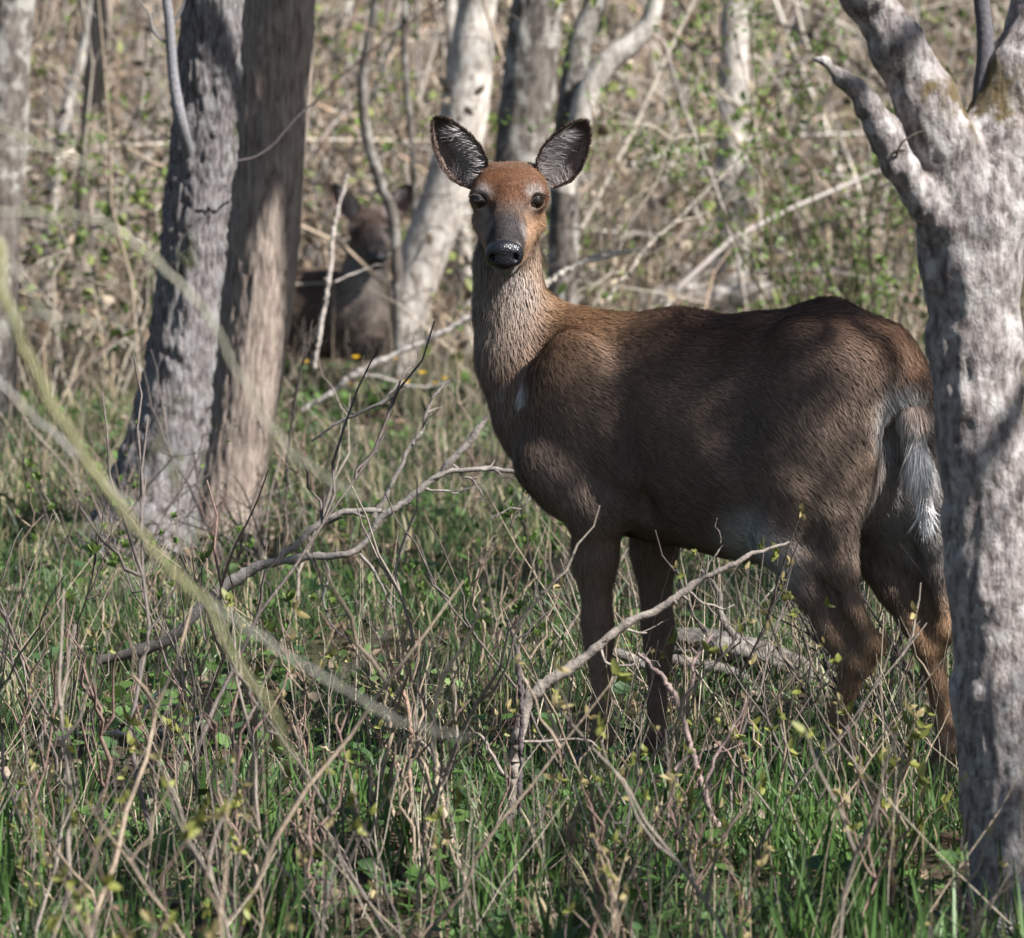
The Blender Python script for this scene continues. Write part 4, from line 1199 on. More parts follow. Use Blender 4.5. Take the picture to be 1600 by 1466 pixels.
def stick(label, main, side, Y, col, name='fallen_branch', thin=0.82, cat='branch', group=None, jag=0.006, K=90, m=10, seed=0, parent=None, tips=0, colvar=None):
    """a branch (main polyline in photo px) with side twigs; each side twig a part"""
    rg = np.random.default_rng(seed + 500)
    sp = resample(px_path(main, Y), K)
    sp[:, :3] += (np.stack([vnoise(sp[:, :3] * 26, seed), vnoise(sp[:, :3] * 26, seed + 1), vnoise(sp[:, :3] * 26, seed + 2)], -1) - 0.5) * 1.3 * jag + rg.normal(0, 0.0012, (K, 3))
    t = parent or thing(name, sp[0, :3], label, cat, group)
    ccol = np.tile(col, (K * m, 1))
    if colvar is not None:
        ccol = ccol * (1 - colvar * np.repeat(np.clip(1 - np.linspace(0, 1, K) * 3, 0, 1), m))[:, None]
    V_, F_ = tubes([sp[:, :3]], [thin * sp[:, 3] * (1 + 0.55 * (vnoise(sp[:, :3] * 55, seed + 5) - 0.5))], m)
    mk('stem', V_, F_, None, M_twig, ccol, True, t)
    for i in rg.integers(4, K - 2, 7 if thin else 0):                 # stubs and spurs
        d = nrm(np.cross(sp[i + 1, :3] - sp[i - 1, :3], rg.normal(0, 1, 3)) + 0.6 * nrm(sp[i + 1, :3] - sp[i - 1, :3]) * sp[i, 3])
        l = rg.uniform(0.008, 0.028)
        q = np.array([sp[i, :3] + d * l * t_ for t_ in (0, 0.5, 1)]) + rg.normal(0, 0.001, (3, 3))
        V_, F_ = tubes([q], [np.array([0.5, 0.35, 0.12]) * sp[i, 3]], 5)
        mk('spur', V_, F_, None, M_twig, np.tile(np.array(col) * 0.8, (len(V_), 1)), True, t)
    for sd_ in side:
        q = resample(px_path(sd_, Y), max(14, len(sd_) * 6))
        q[:, :3] += (np.stack([vnoise(q[:, :3] * 60, seed + 7), vnoise(q[:, :3] * 60, seed + 8), vnoise(q[:, :3] * 60, seed + 9)], -1) - 0.5) * 1.4 * jag
        V_, F_ = tubes([q[:, :3]], [q[:, 3]], 6)
        ac = Acc()
        ac.add(V_, F_, None, col)
        for _ in range(tips):
            i = rg.integers(len(q) // 3, len(q))
            d = nrm(nrm(q[-1, :3] - q[0, :3]) * 0.6 + rg.normal(0, 0.6, 3))
            tp2 = np.array([q[i, :3] + d * l for l in np.linspace(0, rg.uniform(0.03, 0.10), 5)]) + rg.normal(0, 0.003, (5, 3))
            V_, F_ = tubes([tp2], [np.linspace(q[i, 3] * 0.6, 0.0006, 5)], 4)
            ac.add(V_, F_, None, np.array(col) * 0.85)
        ac.build('twig', M_twig, t)
    return t


GREYW, DARKW, TANW, PALEW = (0.20, 0.178, 0.158), (0.075, 0.07, 0.07), (0.27, 0.21, 0.155), (0.42, 0.375, 0.32)
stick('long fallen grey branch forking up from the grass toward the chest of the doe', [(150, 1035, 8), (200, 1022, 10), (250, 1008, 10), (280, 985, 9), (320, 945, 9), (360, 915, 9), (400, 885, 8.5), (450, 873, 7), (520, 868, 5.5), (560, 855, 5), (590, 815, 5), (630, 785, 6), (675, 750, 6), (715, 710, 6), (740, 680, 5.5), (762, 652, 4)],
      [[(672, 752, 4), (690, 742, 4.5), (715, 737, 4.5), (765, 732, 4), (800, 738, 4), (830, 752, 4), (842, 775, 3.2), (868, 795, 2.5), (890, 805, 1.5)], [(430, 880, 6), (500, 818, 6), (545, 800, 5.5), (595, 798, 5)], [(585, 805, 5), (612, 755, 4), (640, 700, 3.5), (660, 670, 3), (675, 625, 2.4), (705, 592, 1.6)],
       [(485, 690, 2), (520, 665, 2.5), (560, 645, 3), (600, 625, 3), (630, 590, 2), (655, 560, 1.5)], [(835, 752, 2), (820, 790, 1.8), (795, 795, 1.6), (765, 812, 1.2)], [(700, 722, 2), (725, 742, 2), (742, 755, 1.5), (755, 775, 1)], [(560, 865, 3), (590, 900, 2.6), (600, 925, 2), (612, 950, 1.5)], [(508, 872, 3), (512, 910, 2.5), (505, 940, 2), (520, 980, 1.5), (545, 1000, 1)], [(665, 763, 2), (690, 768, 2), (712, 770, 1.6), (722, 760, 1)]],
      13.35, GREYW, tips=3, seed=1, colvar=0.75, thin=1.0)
stick('crooked grey branch slanting up across the legs of the doe', [(765, 1345, 10), (790, 1280, 11), (803, 1220, 11), (810, 1165, 11.5), (818, 1120, 11.5), (834, 1085, 11), (865, 1060, 10), (905, 1034, 9.5), (940, 1003, 9), (985, 972, 8.5), (1030, 952, 8), (1068, 926, 7), (1108, 898, 6), (1150, 878, 5), (1190, 862, 4), (1235, 846, 2.5)],
      [[(826, 1098, 5), (820, 1065, 4.5), (808, 1045, 4), (812, 1010, 2.5)], [(960, 988, 3), (985, 985, 2.5), (1010, 990, 1.5)], [(935, 1008, 2.5), (950, 1035, 2.5), (985, 1040, 2), (1005, 1022, 1.5)], [(1075, 922, 2), (1100, 940, 2), (1130, 952, 1.8), (1150, 945, 1)], [(800, 1230, 3.5), (770, 1180, 3), (750, 1150, 2.5), (735, 1145, 1.5)], [(815, 1160, 2.5), (850, 1158, 2.5), (895, 1155, 2), (940, 1165, 1.5)], [(1095, 905, 2), (1110, 880, 1.6), (1130, 850, 1)]],
      11.15, (0.235, 0.20, 0.17), name='bent_sapling', cat='sapling', tips=1, seed=2)
stick('forked purplish shoot crossing before the far front leg of the doe', [(1165, 1400, 6), (1120, 1290, 6), (1085, 1190, 6), (1068, 1130, 6), (1045, 1075, 5.5), (1020, 1045, 4.5), (995, 1018, 3)],
      [[(1062, 1110, 4), (1080, 1070, 4), (1082, 1040, 3.5), (1100, 1010, 3), (1115, 990, 2)], [(1100, 1240, 3.5), (1120, 1180, 3), (1150, 1130, 2.4), (1165, 1090, 1.5)], [(1080, 1180, 3), (1050, 1215, 2.6), (1045, 1290, 2.4), (1030, 1360, 2)]], 10.9, (0.225, 0.165, 0.15), name='shoot', cat='shoot', tips=2, seed=3)
stick('pale bent woody stem standing alone in the grass', [(722, 1380, 6), (716, 1345, 6), (694, 1270, 5.5), (682, 1215, 5.5), (676, 1160, 5.5), (679, 1110, 5), (690, 1068, 4.5), (708, 1035, 4), (728, 1005, 3.5), (745, 960, 3), (757, 905, 2)],
      [[(688, 1075, 3), (684, 1040, 2.4), (675, 1005, 1.8), (670, 985, 1)], [(680, 1092, 2.4), (672, 1060, 2), (655, 1020, 1.4)]], 10.9, (0.40, 0.32, 0.225), name='woody_stem', cat='stem', tips=1, seed=4)
stick('tall thin reddish stem beside the pale bent one', [(643, 1320, 4.5), (641, 1240, 4.5), (640, 1160, 4.5), (636, 1110, 4), (622, 1065, 4), (608, 1030, 3.5), (602, 980, 3), (604, 930, 2)],
      [[(620, 1062, 2.5), (632, 1040, 2.2), (650, 1020, 1.5)], [(639, 1230, 3), (615, 1190, 2.8), (590, 1150, 2.4), (570, 1120, 1.8)]], 11.0, (0.31, 0.205, 0.15), name='woody_stem', cat='stem', tips=1, seed=5)
stick('short bent tan stem left of the tall reddish one', [(590, 1360, 4), (583, 1300, 4), (582, 1240, 4.5), (580, 1205, 5), (560, 1195, 4), (525, 1180, 3), (500, 1165, 2)], [[(582, 1250, 2), (592, 1225, 1.5), (598, 1200, 1)]], 10.9, (0.42, 0.33, 0.215), name='woody_stem', cat='stem', tips=0, seed=6)
stick('dark upright stem standing against the bent grey branch', [(815, 1345, 5), (812, 1250, 5), (815, 1150, 5), (812, 1060, 4.5), (805, 1000, 3.5), (790, 960, 2)], [[(806, 1000, 2), (830, 985, 1.6), (850, 960, 1)]], 11.1, (0.085, 0.07, 0.07), name='woody_stem', cat='stem', tips=1, seed=7)
stick('slender pale stalk leaning in front of the lying deer', [(492, 575, 3.5), (500, 520, 4), (512, 440, 4), (520, 380, 4), (530, 320, 3.5), (542, 272, 2.5)], [[(525, 440, 2), (560, 425, 2), (600, 412, 1.5)]], 19.0, (0.40, 0.35, 0.31), name='dry_stalk', cat='stalk', seed=8)
stick('dark thin stem right of the tan trunk', [(440, 900, 2.5), (446, 800, 3), (452, 690, 3), (462, 610, 3), (478, 545, 2.5), (486, 500, 1.5)], [[(446, 800, 2), (436, 770, 1.5), (430, 745, 1)]], 15.5, (0.06, 0.05, 0.045), name='woody_stem', cat='stem', seed=9)
stick('pale dead branch leaning up behind the neck of the doe', [(845, 450, 6), (870, 432, 6), (905, 414, 5), (945, 402, 4), (985, 392, 3), (1010, 384, 2)], [[(905, 414, 3), (940, 395, 2.4), (965, 392, 2)]], 18.5, PALEW, name='dead_branch', cat='branch', tips=2, seed=10)
stick('thin pale stick slanting up behind the back of the doe', [(950, 470, 4), (1000, 400, 4), (1050, 350, 3.6), (1090, 312, 3.4), (1125, 280, 3), (1156, 246, 2)], [[(1052, 348, 2), (1085, 340, 1.6), (1110, 332, 1)]], 19.0, (0.38, 0.33, 0.27), name='dead_branch', cat='branch', tips=1, seed=11)
stick('grey fallen branch resting on the grass left of the neck of the doe', [(470, 640, 4), (500, 625, 5), (545, 592, 6), (600, 562, 6), (650, 540, 6), (700, 515, 6), (750, 485, 5)], [[(560, 585, 3), (600, 590, 2.5), (650, 605, 2), (700, 600, 1.5)]], 20.0, (0.30, 0.27, 0.245), tips=2, seed=12)
stick('white dry stick lying in the shaded grass', [(95, 1146, 4), (150, 1146, 5), (210, 1145, 5), (260, 1142, 4), (300, 1125, 3), (335, 1112, 2)], [[(205, 1140, 3), (230, 1110, 2.6), (245, 1085, 2.2), (265, 1062, 1.5)]], 12.6, (0.36, 0.33, 0.30), tips=1, seed=13)
stick('short pale stick lying in the grass under the long fallen branch', [(70, 1020, 3), (110, 1013, 4), (150, 1012, 3), (172, 1010, 2)], [], 14.0, (0.36, 0.33, 0.29), seed=14)

# overhanging shrub from the left, much nearer than the doe
YB = 5.8
LICH = (0.215, 0.21, 0.11)
ob = thing('shrub', (-1.05, YB, float(ground(-1.05, YB))), 'blurred yellow-green lichened branches arching in from the side', 'shrub')
g0 = np.array([-1.05, YB, float(ground(-1.05, YB)) - 0.03])
stm = resample(np.array([[*g0, 0.013], [-1.0, YB, 0.5, 0.011], [-0.92, YB, 1.0, 0.009], [-0.8, YB, 1.25, 0.0075], [*P(-60, 350, YB), 0.0058], [*P(0, 470, YB), 0.0050]]), 40)
V_, F_ = tubes([stm[:, :3]], [stm[:, 3]], 10)
mk('stem', V_, F_, None, M_twig, np.tile(LICH, (len(V_), 1)), True, ob)
for kk, (pts, cl, yy) in enumerate([
        ([(-5, 465, 13.5), (30, 545, 13), (70, 625, 12.5), (125, 695, 12), (165, 760, 11.5), (205, 820, 11), (265, 890, 10), (322, 936, 9.5), (352, 1008, 8), (394, 1075, 7), (446, 1161, 5), (470, 1190, 3)], LICH, YB),
        ([(320, 934, 7), (412, 1000, 7), (500, 1055, 6.5), (600, 1112, 6), (650, 1128, 5.5), (690, 1140, 4), (740, 1150, 3)], (0.25, 0.24, 0.20), YB),
        ([(-90, 300, 7), (0, 326, 7), (80, 334, 7), (140, 348, 7), (210, 378, 7), (270, 430, 7), (315, 490, 6.5), (352, 545, 6.5), (395, 620, 5.5), (440, 690, 5), (500, 740, 4.5), (560, 775, 3.5)], (0.33, 0.32, 0.24), YB + 0.3),
        ([(-30, 570, 5.5), (30, 620, 6), (90, 680, 6), (160, 745, 6), (210, 790, 5.5), (270, 830, 5), (300, 850, 4)], (0.33, 0.31, 0.28), YB + 0.6),
        ([(-60, 195, 6), (-10, 205, 6), (40, 218, 6), (105, 243, 5.5), (152, 263, 4)], (0.36, 0.35, 0.25), YB + 0.4),
        ([(205, 820, 5.5), (160, 824, 5.5), (110, 828, 5.5), (65, 828, 4)], LICH, YB),
        ([(-10, 512, 6), (25, 498, 6), (65, 490, 5.5), (110, 500, 5), (170, 520, 3.5)], (0.31, 0.30, 0.24), YB + 0.2),
        ([(245, 870, 4), (215, 905, 4), (180, 925, 3.4), (150, 950, 2.5)], (0.30, 0.28, 0.22), YB),
        ([(10, 410, 5), (45, 450, 5), (75, 490, 5), (100, 515, 4)], (0.33, 0.31, 0.25), YB + 0.3),
        ([(520, 1068, 4), (560, 1040, 3.6), (600, 1000, 3), (625, 960, 2)], (0.27, 0.25, 0.21), YB)]):
    sp = resample(px_path(pts, yy), 44)
    sp[:, :3] += (np.stack([vnoise(sp[:, :3] * 18, kk), vnoise(sp[:, :3] * 18, kk + 20), vnoise(sp[:, :3] * 18, kk + 40)], -1) - 0.5) * 0.014 + np.random.default_rng(kk).normal(0, 0.0012, (44, 3))
    V_, F_ = tubes([sp[:, :3]], [sp[:, 3] * (0.56 if kk == 0 else 0.5) * (1 + 0.5 * (vnoise(sp[:, :3] * 40, kk + 3) - 0.5))], 8)
    cc = (0.85 if kk == 0 else 0.8) * np.tile(cl, (len(V_), 1)) * (0.75 + 0.5 * vnoise(V_ * 35, 4)[:, None])
    mk('twig', V_, F_, None, M_twig, cc, True, ob)


# ------------------------------------------------------------------ leaves, shoots and stalks
def leaf_verts(p, d, nrm_, L, W, fold=0.25):
    """n pointed leaves: p base, d direction, nrm_ up side; 6 vertices, 4 triangles each"""
    s = nrm(np.cross(d, nrm_))
    u = np.cross(s, d)
    L = np.asarray(L).reshape(-1, 1)
    W = np.asarray(W).reshape(-1, 1)
    pts = [p, p + d * L * 0.35 + s * W + u * W * fold, p + d * L * 0.75 + s * W * 0.7 + u * W * fold * 0.6, p + d * L, p + d * L * 0.75 - s * W * 0.7 + u * W * fold * 0.6, p + d * L * 0.35 - s * W + u * W * fold]
    V = np.stack(pts, 1).reshape(-1, 3)
    b = np.arange(len(p)) * 6
    F4 = np.concatenate([np.stack([b, b + 1, b + 2, b + 3], -1), np.stack([b, b + 3, b + 4, b + 5], -1)])
    return V, F4


def tuft_mesh(rg, n, L, col):
    d = nrm(rg.normal(0, 0.55, (n, 3)) + np.array([0, 0, 0.9]))
    V, F4 = leaf_verts(rg.normal(0, 0.002, (n, 3)), d, nrm(rg.normal(0, 1, (n, 3))), rg.uniform(0.6, 1.2, n) * L, rg.uniform(0.16, 0.26, n) * L)
    c = np.repeat(np.array(col) * rg.uniform(0.75, 1.25, (n, 1)), 6, 0)
    return mk('leaf_tuft', V, F4, None, M_leaf, c, True, None, False)


rg = np.random.default_rng(77)
YG, GR, TN = (0.20, 0.21, 0.05), (0.10, 0.17, 0.035), (0.27, 0.22, 0.10)
tufts = [tuft_mesh(rg, 5, 0.022, YG), tuft_mesh(rg, 6, 0.026, GR), tuft_mesh(rg, 4, 0.018, TN), tuft_mesh(rg, 7, 0.03, (0.13, 0.19, 0.045))]
REDW = [(0.175, 0.118, 0.095), (0.245, 0.19, 0.138), (0.12, 0.10, 0.088), (0.20, 0.168, 0.138)]


def shoot_meshes(rg, h, spread, nb, col):
    """main stem + forks; returns a mesh and the tip points"""
    ac = Acc()
    K = 9
    q = np.linspace(0, 1, K)
    lean = rg.normal(0, spread, 2)
    main = np.stack([lean[0] * q ** 1.4 * h, lean[1] * q ** 1.4 * h, q * h], -1)
    main[1:, :2] += np.cumsum(rg.normal(0, 0.010, (K - 1, 2)), 0)
    r0 = rg.uniform(0.0024, 0.0042)
    V, F = tubes([main], [np.linspace(r0, 0.0011, K)], 5)
    ac.add(V, F, None, col)
    tips = [main[-1]]
    for _ in range(nb):
        i = rg.integers(2, K - 1)
        a = rg.uniform(0, 6.28)
        L = h * rg.uniform(0.18, 0.45)
        d = nrm(np.array([math.cos(a) * 0.6, math.sin(a) * 0.6, 0.9]))
        p = main[i] + np.outer(np.linspace(0, 1, 6) * L, d) + np.outer(np.linspace(0, 1, 6) ** 2 * L * 0.25, [0, 0, 1])
        p[1:] += np.cumsum(rg.normal(0, 0.005, (5, 3)), 0)
        V, F = tubes([p], [np.linspace(r0 * 0.65, 0.0009, 6)], 4)
        ac.add(V, F, None, np.array(col) * rg.uniform(0.85, 1.15))
        tips.append(p[-1])
        if rg.random() < 0.5:
            tips.append(p[3])
    return ac, tips


protos = []
for k in range(14):
    hh, nf_ = rg.uniform(0.20, 0.42), int(rg.integers(2, 6))
    ac, tips = shoot_meshes(rg, hh, 0.28, nf_, REDW[k % 4])
    protos.append((ac.build('stem', M_twig, None, True, False), tips, hh, nf_))


MARKS = [('the forked grey tree', 0.80, 10.2), ('the near front hoof of the doe', 0.16, 12.0), ('the far front hoof of the doe', 0.27, 12.2), ('the near hind hoof of the doe', 0.56, 11.82), ('the far hind hoof of the doe', 0.78, 11.9), ('the grey furrowed trunk', -0.93, 16.5), ('the tan trunk', -0.78, 17.0),
         ('the pale bent woody stem', -0.08, 10.9), ('the tall reddish stem', -0.17, 11.0), ('the bent grey branch', -0.03, 11.15), ('the forked purplish shoot', 0.38, 10.9), ('the long fallen branch', -0.75, 14.0), ('the overhanging lichened branches', -0.45, 8.6), ('the white dry stick', -0.74, 12.6), ('the rotting log', 0.5, 13.35),
         ('the small leafy bush', -0.2, 12.9), ('the low twiggy bush', -0.95, 15.6), ('the leaning pale tree', -0.4, 20.0), ('the short bent tan stem', -0.23, 10.9)]
USED = set()
CWORD = ['reddish', 'tan', 'dark grey', 'grey-brown']
NWORD = ['no', 'one', 'two', 'three', 'four', 'five', 'six', 'seven', 'eight', 'nine', 'ten', 'eleven', 'twelve']


def put_shoot(px, Y, k, scale, label, group, leafy=1.0, seed=0, kinds=(0, 2)):
    r = np.random.default_rng(seed)
    x = (px - 800) / FPX * Y
    near = min(MARKS, key=lambda m: (m[1] - x) ** 2 + (0.6 * (m[2] - Y)) ** 2)[0]
    root = thing('budding_shoot' if leafy > 0 else 'dry_stalk', (x, Y, float(ground(x, Y)) - 0.01), label, 'shoot' if leafy > 0 else 'stalk', group)
    root.rotation_euler = (0, 0, r.uniform(0, 6.28))
    root.scale = (scale, scale, scale)
    me, tips = protos[k][:2]
    o = bpy.data.objects.new('stem', me)
    C.objects.link(o)
    o.parent = root
    for t in tips:
        if r.random() < leafy:
            l = bpy.data.objects.new('leaf_tuft', tufts[kinds[r.integers(len(kinds))]])
            C.objects.link(l)
            l.parent = root
            l.location = tuple(t)
            s = r.uniform(0.6, 1.25)
            l.scale = (s, s, s)
            l.rotation_euler = (r.normal(0, 0.4), r.normal(0, 0.4), r.uniform(0, 6.28))
    nt_ = sum(1 for c in root.children if c.name.startswith('leaf_tuft'))
    hgt = protos[k][2] * scale
    size = 'tall' if hgt > 0.42 else 'short' if hgt < 0.25 else 'middling'
    what = 'shoot with %s leaf tuft%s' % (NWORD[min(nt_, 12)], '' if nt_ == 1 else 's') if nt_ else 'stalk with %s fork%s, leafless' % (NWORD[protos[k][3]], '' if protos[k][3] == 1 else 's')
    root['label'] = '%s %s %s, nearest %s' % (size, CWORD[k % 4], what, near)
    if root['label'] in USED:
        two = sorted(MARKS, key=lambda m: (m[1] - x) ** 2 + (0.6 * (m[2] - Y)) ** 2)
        for o2 in two[1:6]:
            lab = '%s %s between %s and %s' % (CWORD[k % 4], what.replace(', leafless', ''), near, o2[0])
            if len(lab.split()) <= 16 and lab not in USED:
                root['label'] = lab
                break
    USED.add(root['label'])
    root['group'] = 'budding shoots in the clearing' if nt_ else 'dry stalks in the clearing'
    return root


r3 = np.random.default_rng(31)
sd_n = 0
# near edge: many shoots out of focus at the bottom of the picture
for i in range(46):
    Y = r3.uniform(9.1, 10.6)
    put_shoot(r3.uniform(-30, 1560), Y, int(r3.integers(14)), r3.uniform(0.7, 1.25), 'thin forked shoot with yellow-green buds in the near grass', 'budding shoots in the near grass', 0.8, 900 + i)
for i in range(44):
    Y = r3.uniform(10.6, 12.0)
    px = r3.uniform(0, 1500) if i % 2 else r3.uniform(880, 1450)
    put_shoot(px, Y, int(r3.integers(14)), r3.uniform(0.6, 1.1), 'thin reddish shoot with pale buds standing round the feet of the doe', 'budding shoots round the doe', 0.55, 1000 + i)
for i in range(14):
    Y = r3.uniform(8.0, 9.2)
    put_shoot(r3.uniform(-20, 520), Y, int(r3.integers(14)), r3.uniform(0.9, 1.3), 'blurred budding shoot in front of the overhanging lichened branches', 'blurred shoots in front', 0.7, 1100 + i)
for i in range(34):
    Y = r3.uniform(12.4, 16.0)
    put_shoot(r3.uniform(0, 900), Y, int(r3.integers(14)), r3.uniform(0.6, 1.1), 'thin leafy green shoot in the grass beyond the doe', 'leafy shoots beyond the doe', 0.6, 1200 + i, (1, 3))
for i in range(60):
    Y = r3.uniform(10.8, 18.5)
    put_shoot(r3.uniform(-20, 860) if i % 3 else r3.uniform(860, 1500), Y, int(r3.integers(14)), r3.uniform(0.7, 1.3), 'leafless tan dry stalk standing in the grass', 'dry stalks in the grass', 0.0, 1300 + i)

for i in range(24):
    Y = r3.uniform(9.3, 12.5)
    put_shoot(r3.uniform(-20, 700), Y, int(r3.integers(14)), r3.uniform(1.1, 1.7), 'tall leafless grey-brown stalk in the grass of the clearing', 'tall dry stalks in the clearing', 0.0, 1400 + i)

# bushes
def bush(label, px, Y, h, n, spread, cols, leaf_col, nleaf, seed, lsize=0.018):
    r = np.random.default_rng(seed)
    x = (px - 800) / FPX * Y
    t = thing('bush', (x, Y, float(ground(x, Y)) - 0.02), label, 'bush')
    base = np.array(t.location)
    allp = []
    for k in range(n):
        o = []
        a = r.uniform(0, 6.28)
        branch_set(r, base + np.array([r.normal(0, 0.05), r.normal(0, 0.05), 0]), (math.cos(a) * spread, math.sin(a) * spread, 1), h * r.uniform(0.6, 1.1), r.uniform(0.004, 0.007), 1, o, 0.05, 9)
        ac = Acc()
        for dp in (0, 1):
            ps = [q for q in o if q[0] == dp]
            V, F = tubes([q[1] for q in ps], [q[2] for q in ps], 5 if dp else 4)
            ac.add(V, F, None, cols[k % len(cols)])
        ac.build('stem', M_twig, t)
        for q in o:
            allp.append(q[1][2:])
    allp = np.vstack(allp)
    p = allp[r.integers(0, len(allp), nleaf)] + r.normal(0, 0.012, (nleaf, 3))
    V, F = leaf_verts(p, nrm(r.normal(0, 1, (nleaf, 3))), nrm(r.normal(0, 1, (nleaf, 3))), lsize * r.uniform(0.6, 1.3, nleaf), lsize * 0.3 * r.uniform(0.7, 1.2, nleaf))
    f = mk('foliage', V, F, None, M_leaf, np.repeat(np.array(leaf_col) * r.uniform(0.7, 1.3, (nleaf, 1)), 6, 0), True, t)
    return t


bush('dark-stemmed thorny bush with small green leaves behind the rump of the doe', 1285, 20.0, 1.5, 9, 0.35, [(0.07, 0.075, 0.03), (0.10, 0.085, 0.05)], (0.095, 0.15, 0.035), 1100, 1, 0.024)
bush('tangled thorny bush sprouting green left of the forked tree', 1330, 21.5, 1.35, 7, 0.5, [(0.08, 0.08, 0.04), (0.12, 0.10, 0.06)], (0.11, 0.17, 0.04), 1200, 2, 0.024)
bush('bright green sprouting bush in the brush above the back of the doe', 975, 23.5, 1.5, 8, 0.4, [(0.16, 0.12, 0.08)], (0.15, 0.21, 0.045), 1500, 3, 0.026)
bush('green sprouting bush left of the grey furrowed trunk', 200, 22.0, 1.2, 7, 0.4, [(0.14, 0.11, 0.08)], (0.13, 0.19, 0.04), 1200, 4, 0.026)
bush('low bare twiggy bush at the foot of the tan trunk', 400, 15.9, 0.45, 12, 0.7, [(0.11, 0.09, 0.08), (0.08, 0.07, 0.06)], (0.10, 0.14, 0.04), 60, 5, 0.014)
bush('low bare twiggy bush at the foot of the grey furrowed trunk', 160, 15.6, 0.42, 10, 0.7, [(0.14, 0.11, 0.09), (0.09, 0.075, 0.065)], (0.11, 0.15, 0.04), 90, 6, 0.014)
bush('small sprouting bush with fresh leaves in the clearing', 640, 12.9, 0.24, 7, 0.6, [(0.2, 0.17, 0.11)], (0.13, 0.20, 0.06), 110, 7, 0.024)
bush('twiggy bush with dark stems under the tail of the doe', 1395, 12.9, 0.42, 9, 0.6, [(0.07, 0.06, 0.055)], (0.11, 0.16, 0.04), 60, 8, 0.018)


# ------------------------------------------------------------------ ground cover
def in_wedge(r, n, y0, y1, mar, power=1.0):
    Y = y0 + (y1 - y0) * r.random(n) ** power
    half = Y * 0.0795
    X = r.uniform(-1, 1, n) * (half + mar)
    return X, Y


def blades(r, X, Y, H, W, col, lean=0.45, curl=0.6):
    n = len(X)
    base = np.stack([X, Y, ground(X, Y) - 0.005], -1)
    a = r.uniform(0, 2 * math.pi, n)
    ld = np.stack([np.cos(a), np.sin(a), np.zeros(n)], -1) * np.abs(r.normal(0, lean, n))[:, None]
    b = r.uniform(0, 2 * math.pi, n)
    s = np.stack([np.cos(b), np.sin(b), np.zeros(n)], -1)
    H = H[:, None]
    W = W[:, None]
    up = np.array([0, 0, 1.0])
    cr = np.abs(r.normal(0, curl, (n, 1)))

    def at(q):
        return base + (up * q * (1 - 0.25 * cr * q * q) + ld * (q + cr * q * q * 0.8)) * H
    V = np.stack([at(0) - s * W * 0.7, at(0) + s * W * 0.7, at(0.4) + s * W, at(0.4) - s * W, at(0.75) + s * W * 0.65, at(0.75) - s * W * 0.65, at(1.0)], 1).reshape(-1, 3)
    i = np.arange(n) * 7
    F4 = np.concatenate([np.stack([i, i + 1, i + 2, i + 3], -1), np.stack([i + 3, i + 2, i + 4, i + 5], -1)])
    F3 = np.stack([i + 5, i + 4, i + 6], -1)
    return V, F4, F3, np.repeat(col, 7, 0)


def open_(X, Y):
    """the lying deer's hollow in front of the brush"""
    return ~((Y < 23.3) & (Y > 18) & (np.abs(X + 0.55) < 0.42 + (23.3 - Y) * 0.02)) & ~((Y < 26.2) & (Y > 18) & (np.abs(X - 0.82) < 0.30))


def dens(X, Y, seed, sc=2.2):
    return fbm(np.stack([X * sc, Y * sc * 0.8, 0 * X], -1), 3, seed)


r = np.random.default_rng(200)
ac = Acc()
X, Y = in_wedge(r, 118000, 8.6, 24.0, 0.45, 0.85)
kp = dens(X, Y, 41, 3.2) + r.normal(0, 0.04, len(X)) > np.interp(Y, [9, 13, 18, 24], [0.48, 0.47, 0.49, 0.54])
X, Y = X[kp], Y[kp]
n = len(X)
gcol = np.array([(0.043, 0.090, 0.025), (0.062, 0.112, 0.032), (0.10, 0.132, 0.05), (0.036, 0.066, 0.026)])[r.integers(0, 4, n)] * r.uniform(0.7, 1.25, (n, 1))
dryk = r.random(n) < np.interp(Y, [9, 14, 20, 24], [0.10, 0.16, 0.35, 0.55])
gcol[dryk] = np.array((0.33, 0.27, 0.16)) * r.uniform(0.6, 1.2, (dryk.sum(), 1))
V, F4, F3, cc = blades(r, X, Y, r.uniform(0.05, 0.14, n), r.uniform(0.0014, 0.0030, n), gcol)
ac.add(V, F4, F3, cc)
# taller fresh tufts in the near grass
cx_, cy_ = in_wedge(r, 50, 9.2, 11.6, 0.1)
X = np.repeat(cx_, 34) + r.normal(0, 0.04, 50 * 34)
Y = np.repeat(cy_, 34) + r.normal(0, 0.04, 50 * 34)
n = len(X)
V, F4, F3, cc = blades(r, X, Y, r.uniform(0.08, 0.22, n), r.uniform(0.0018, 0.0036, n), np.array((0.06, 0.118, 0.028)) * r.uniform(0.65, 1.3, (n, 1)), 0.28, 0.5)
ac.add(V, F4, F3, cc)
tag(ac.build('grass', M_grass), 'fresh green grass growing over the clearing', 'grass', kind='stuff')

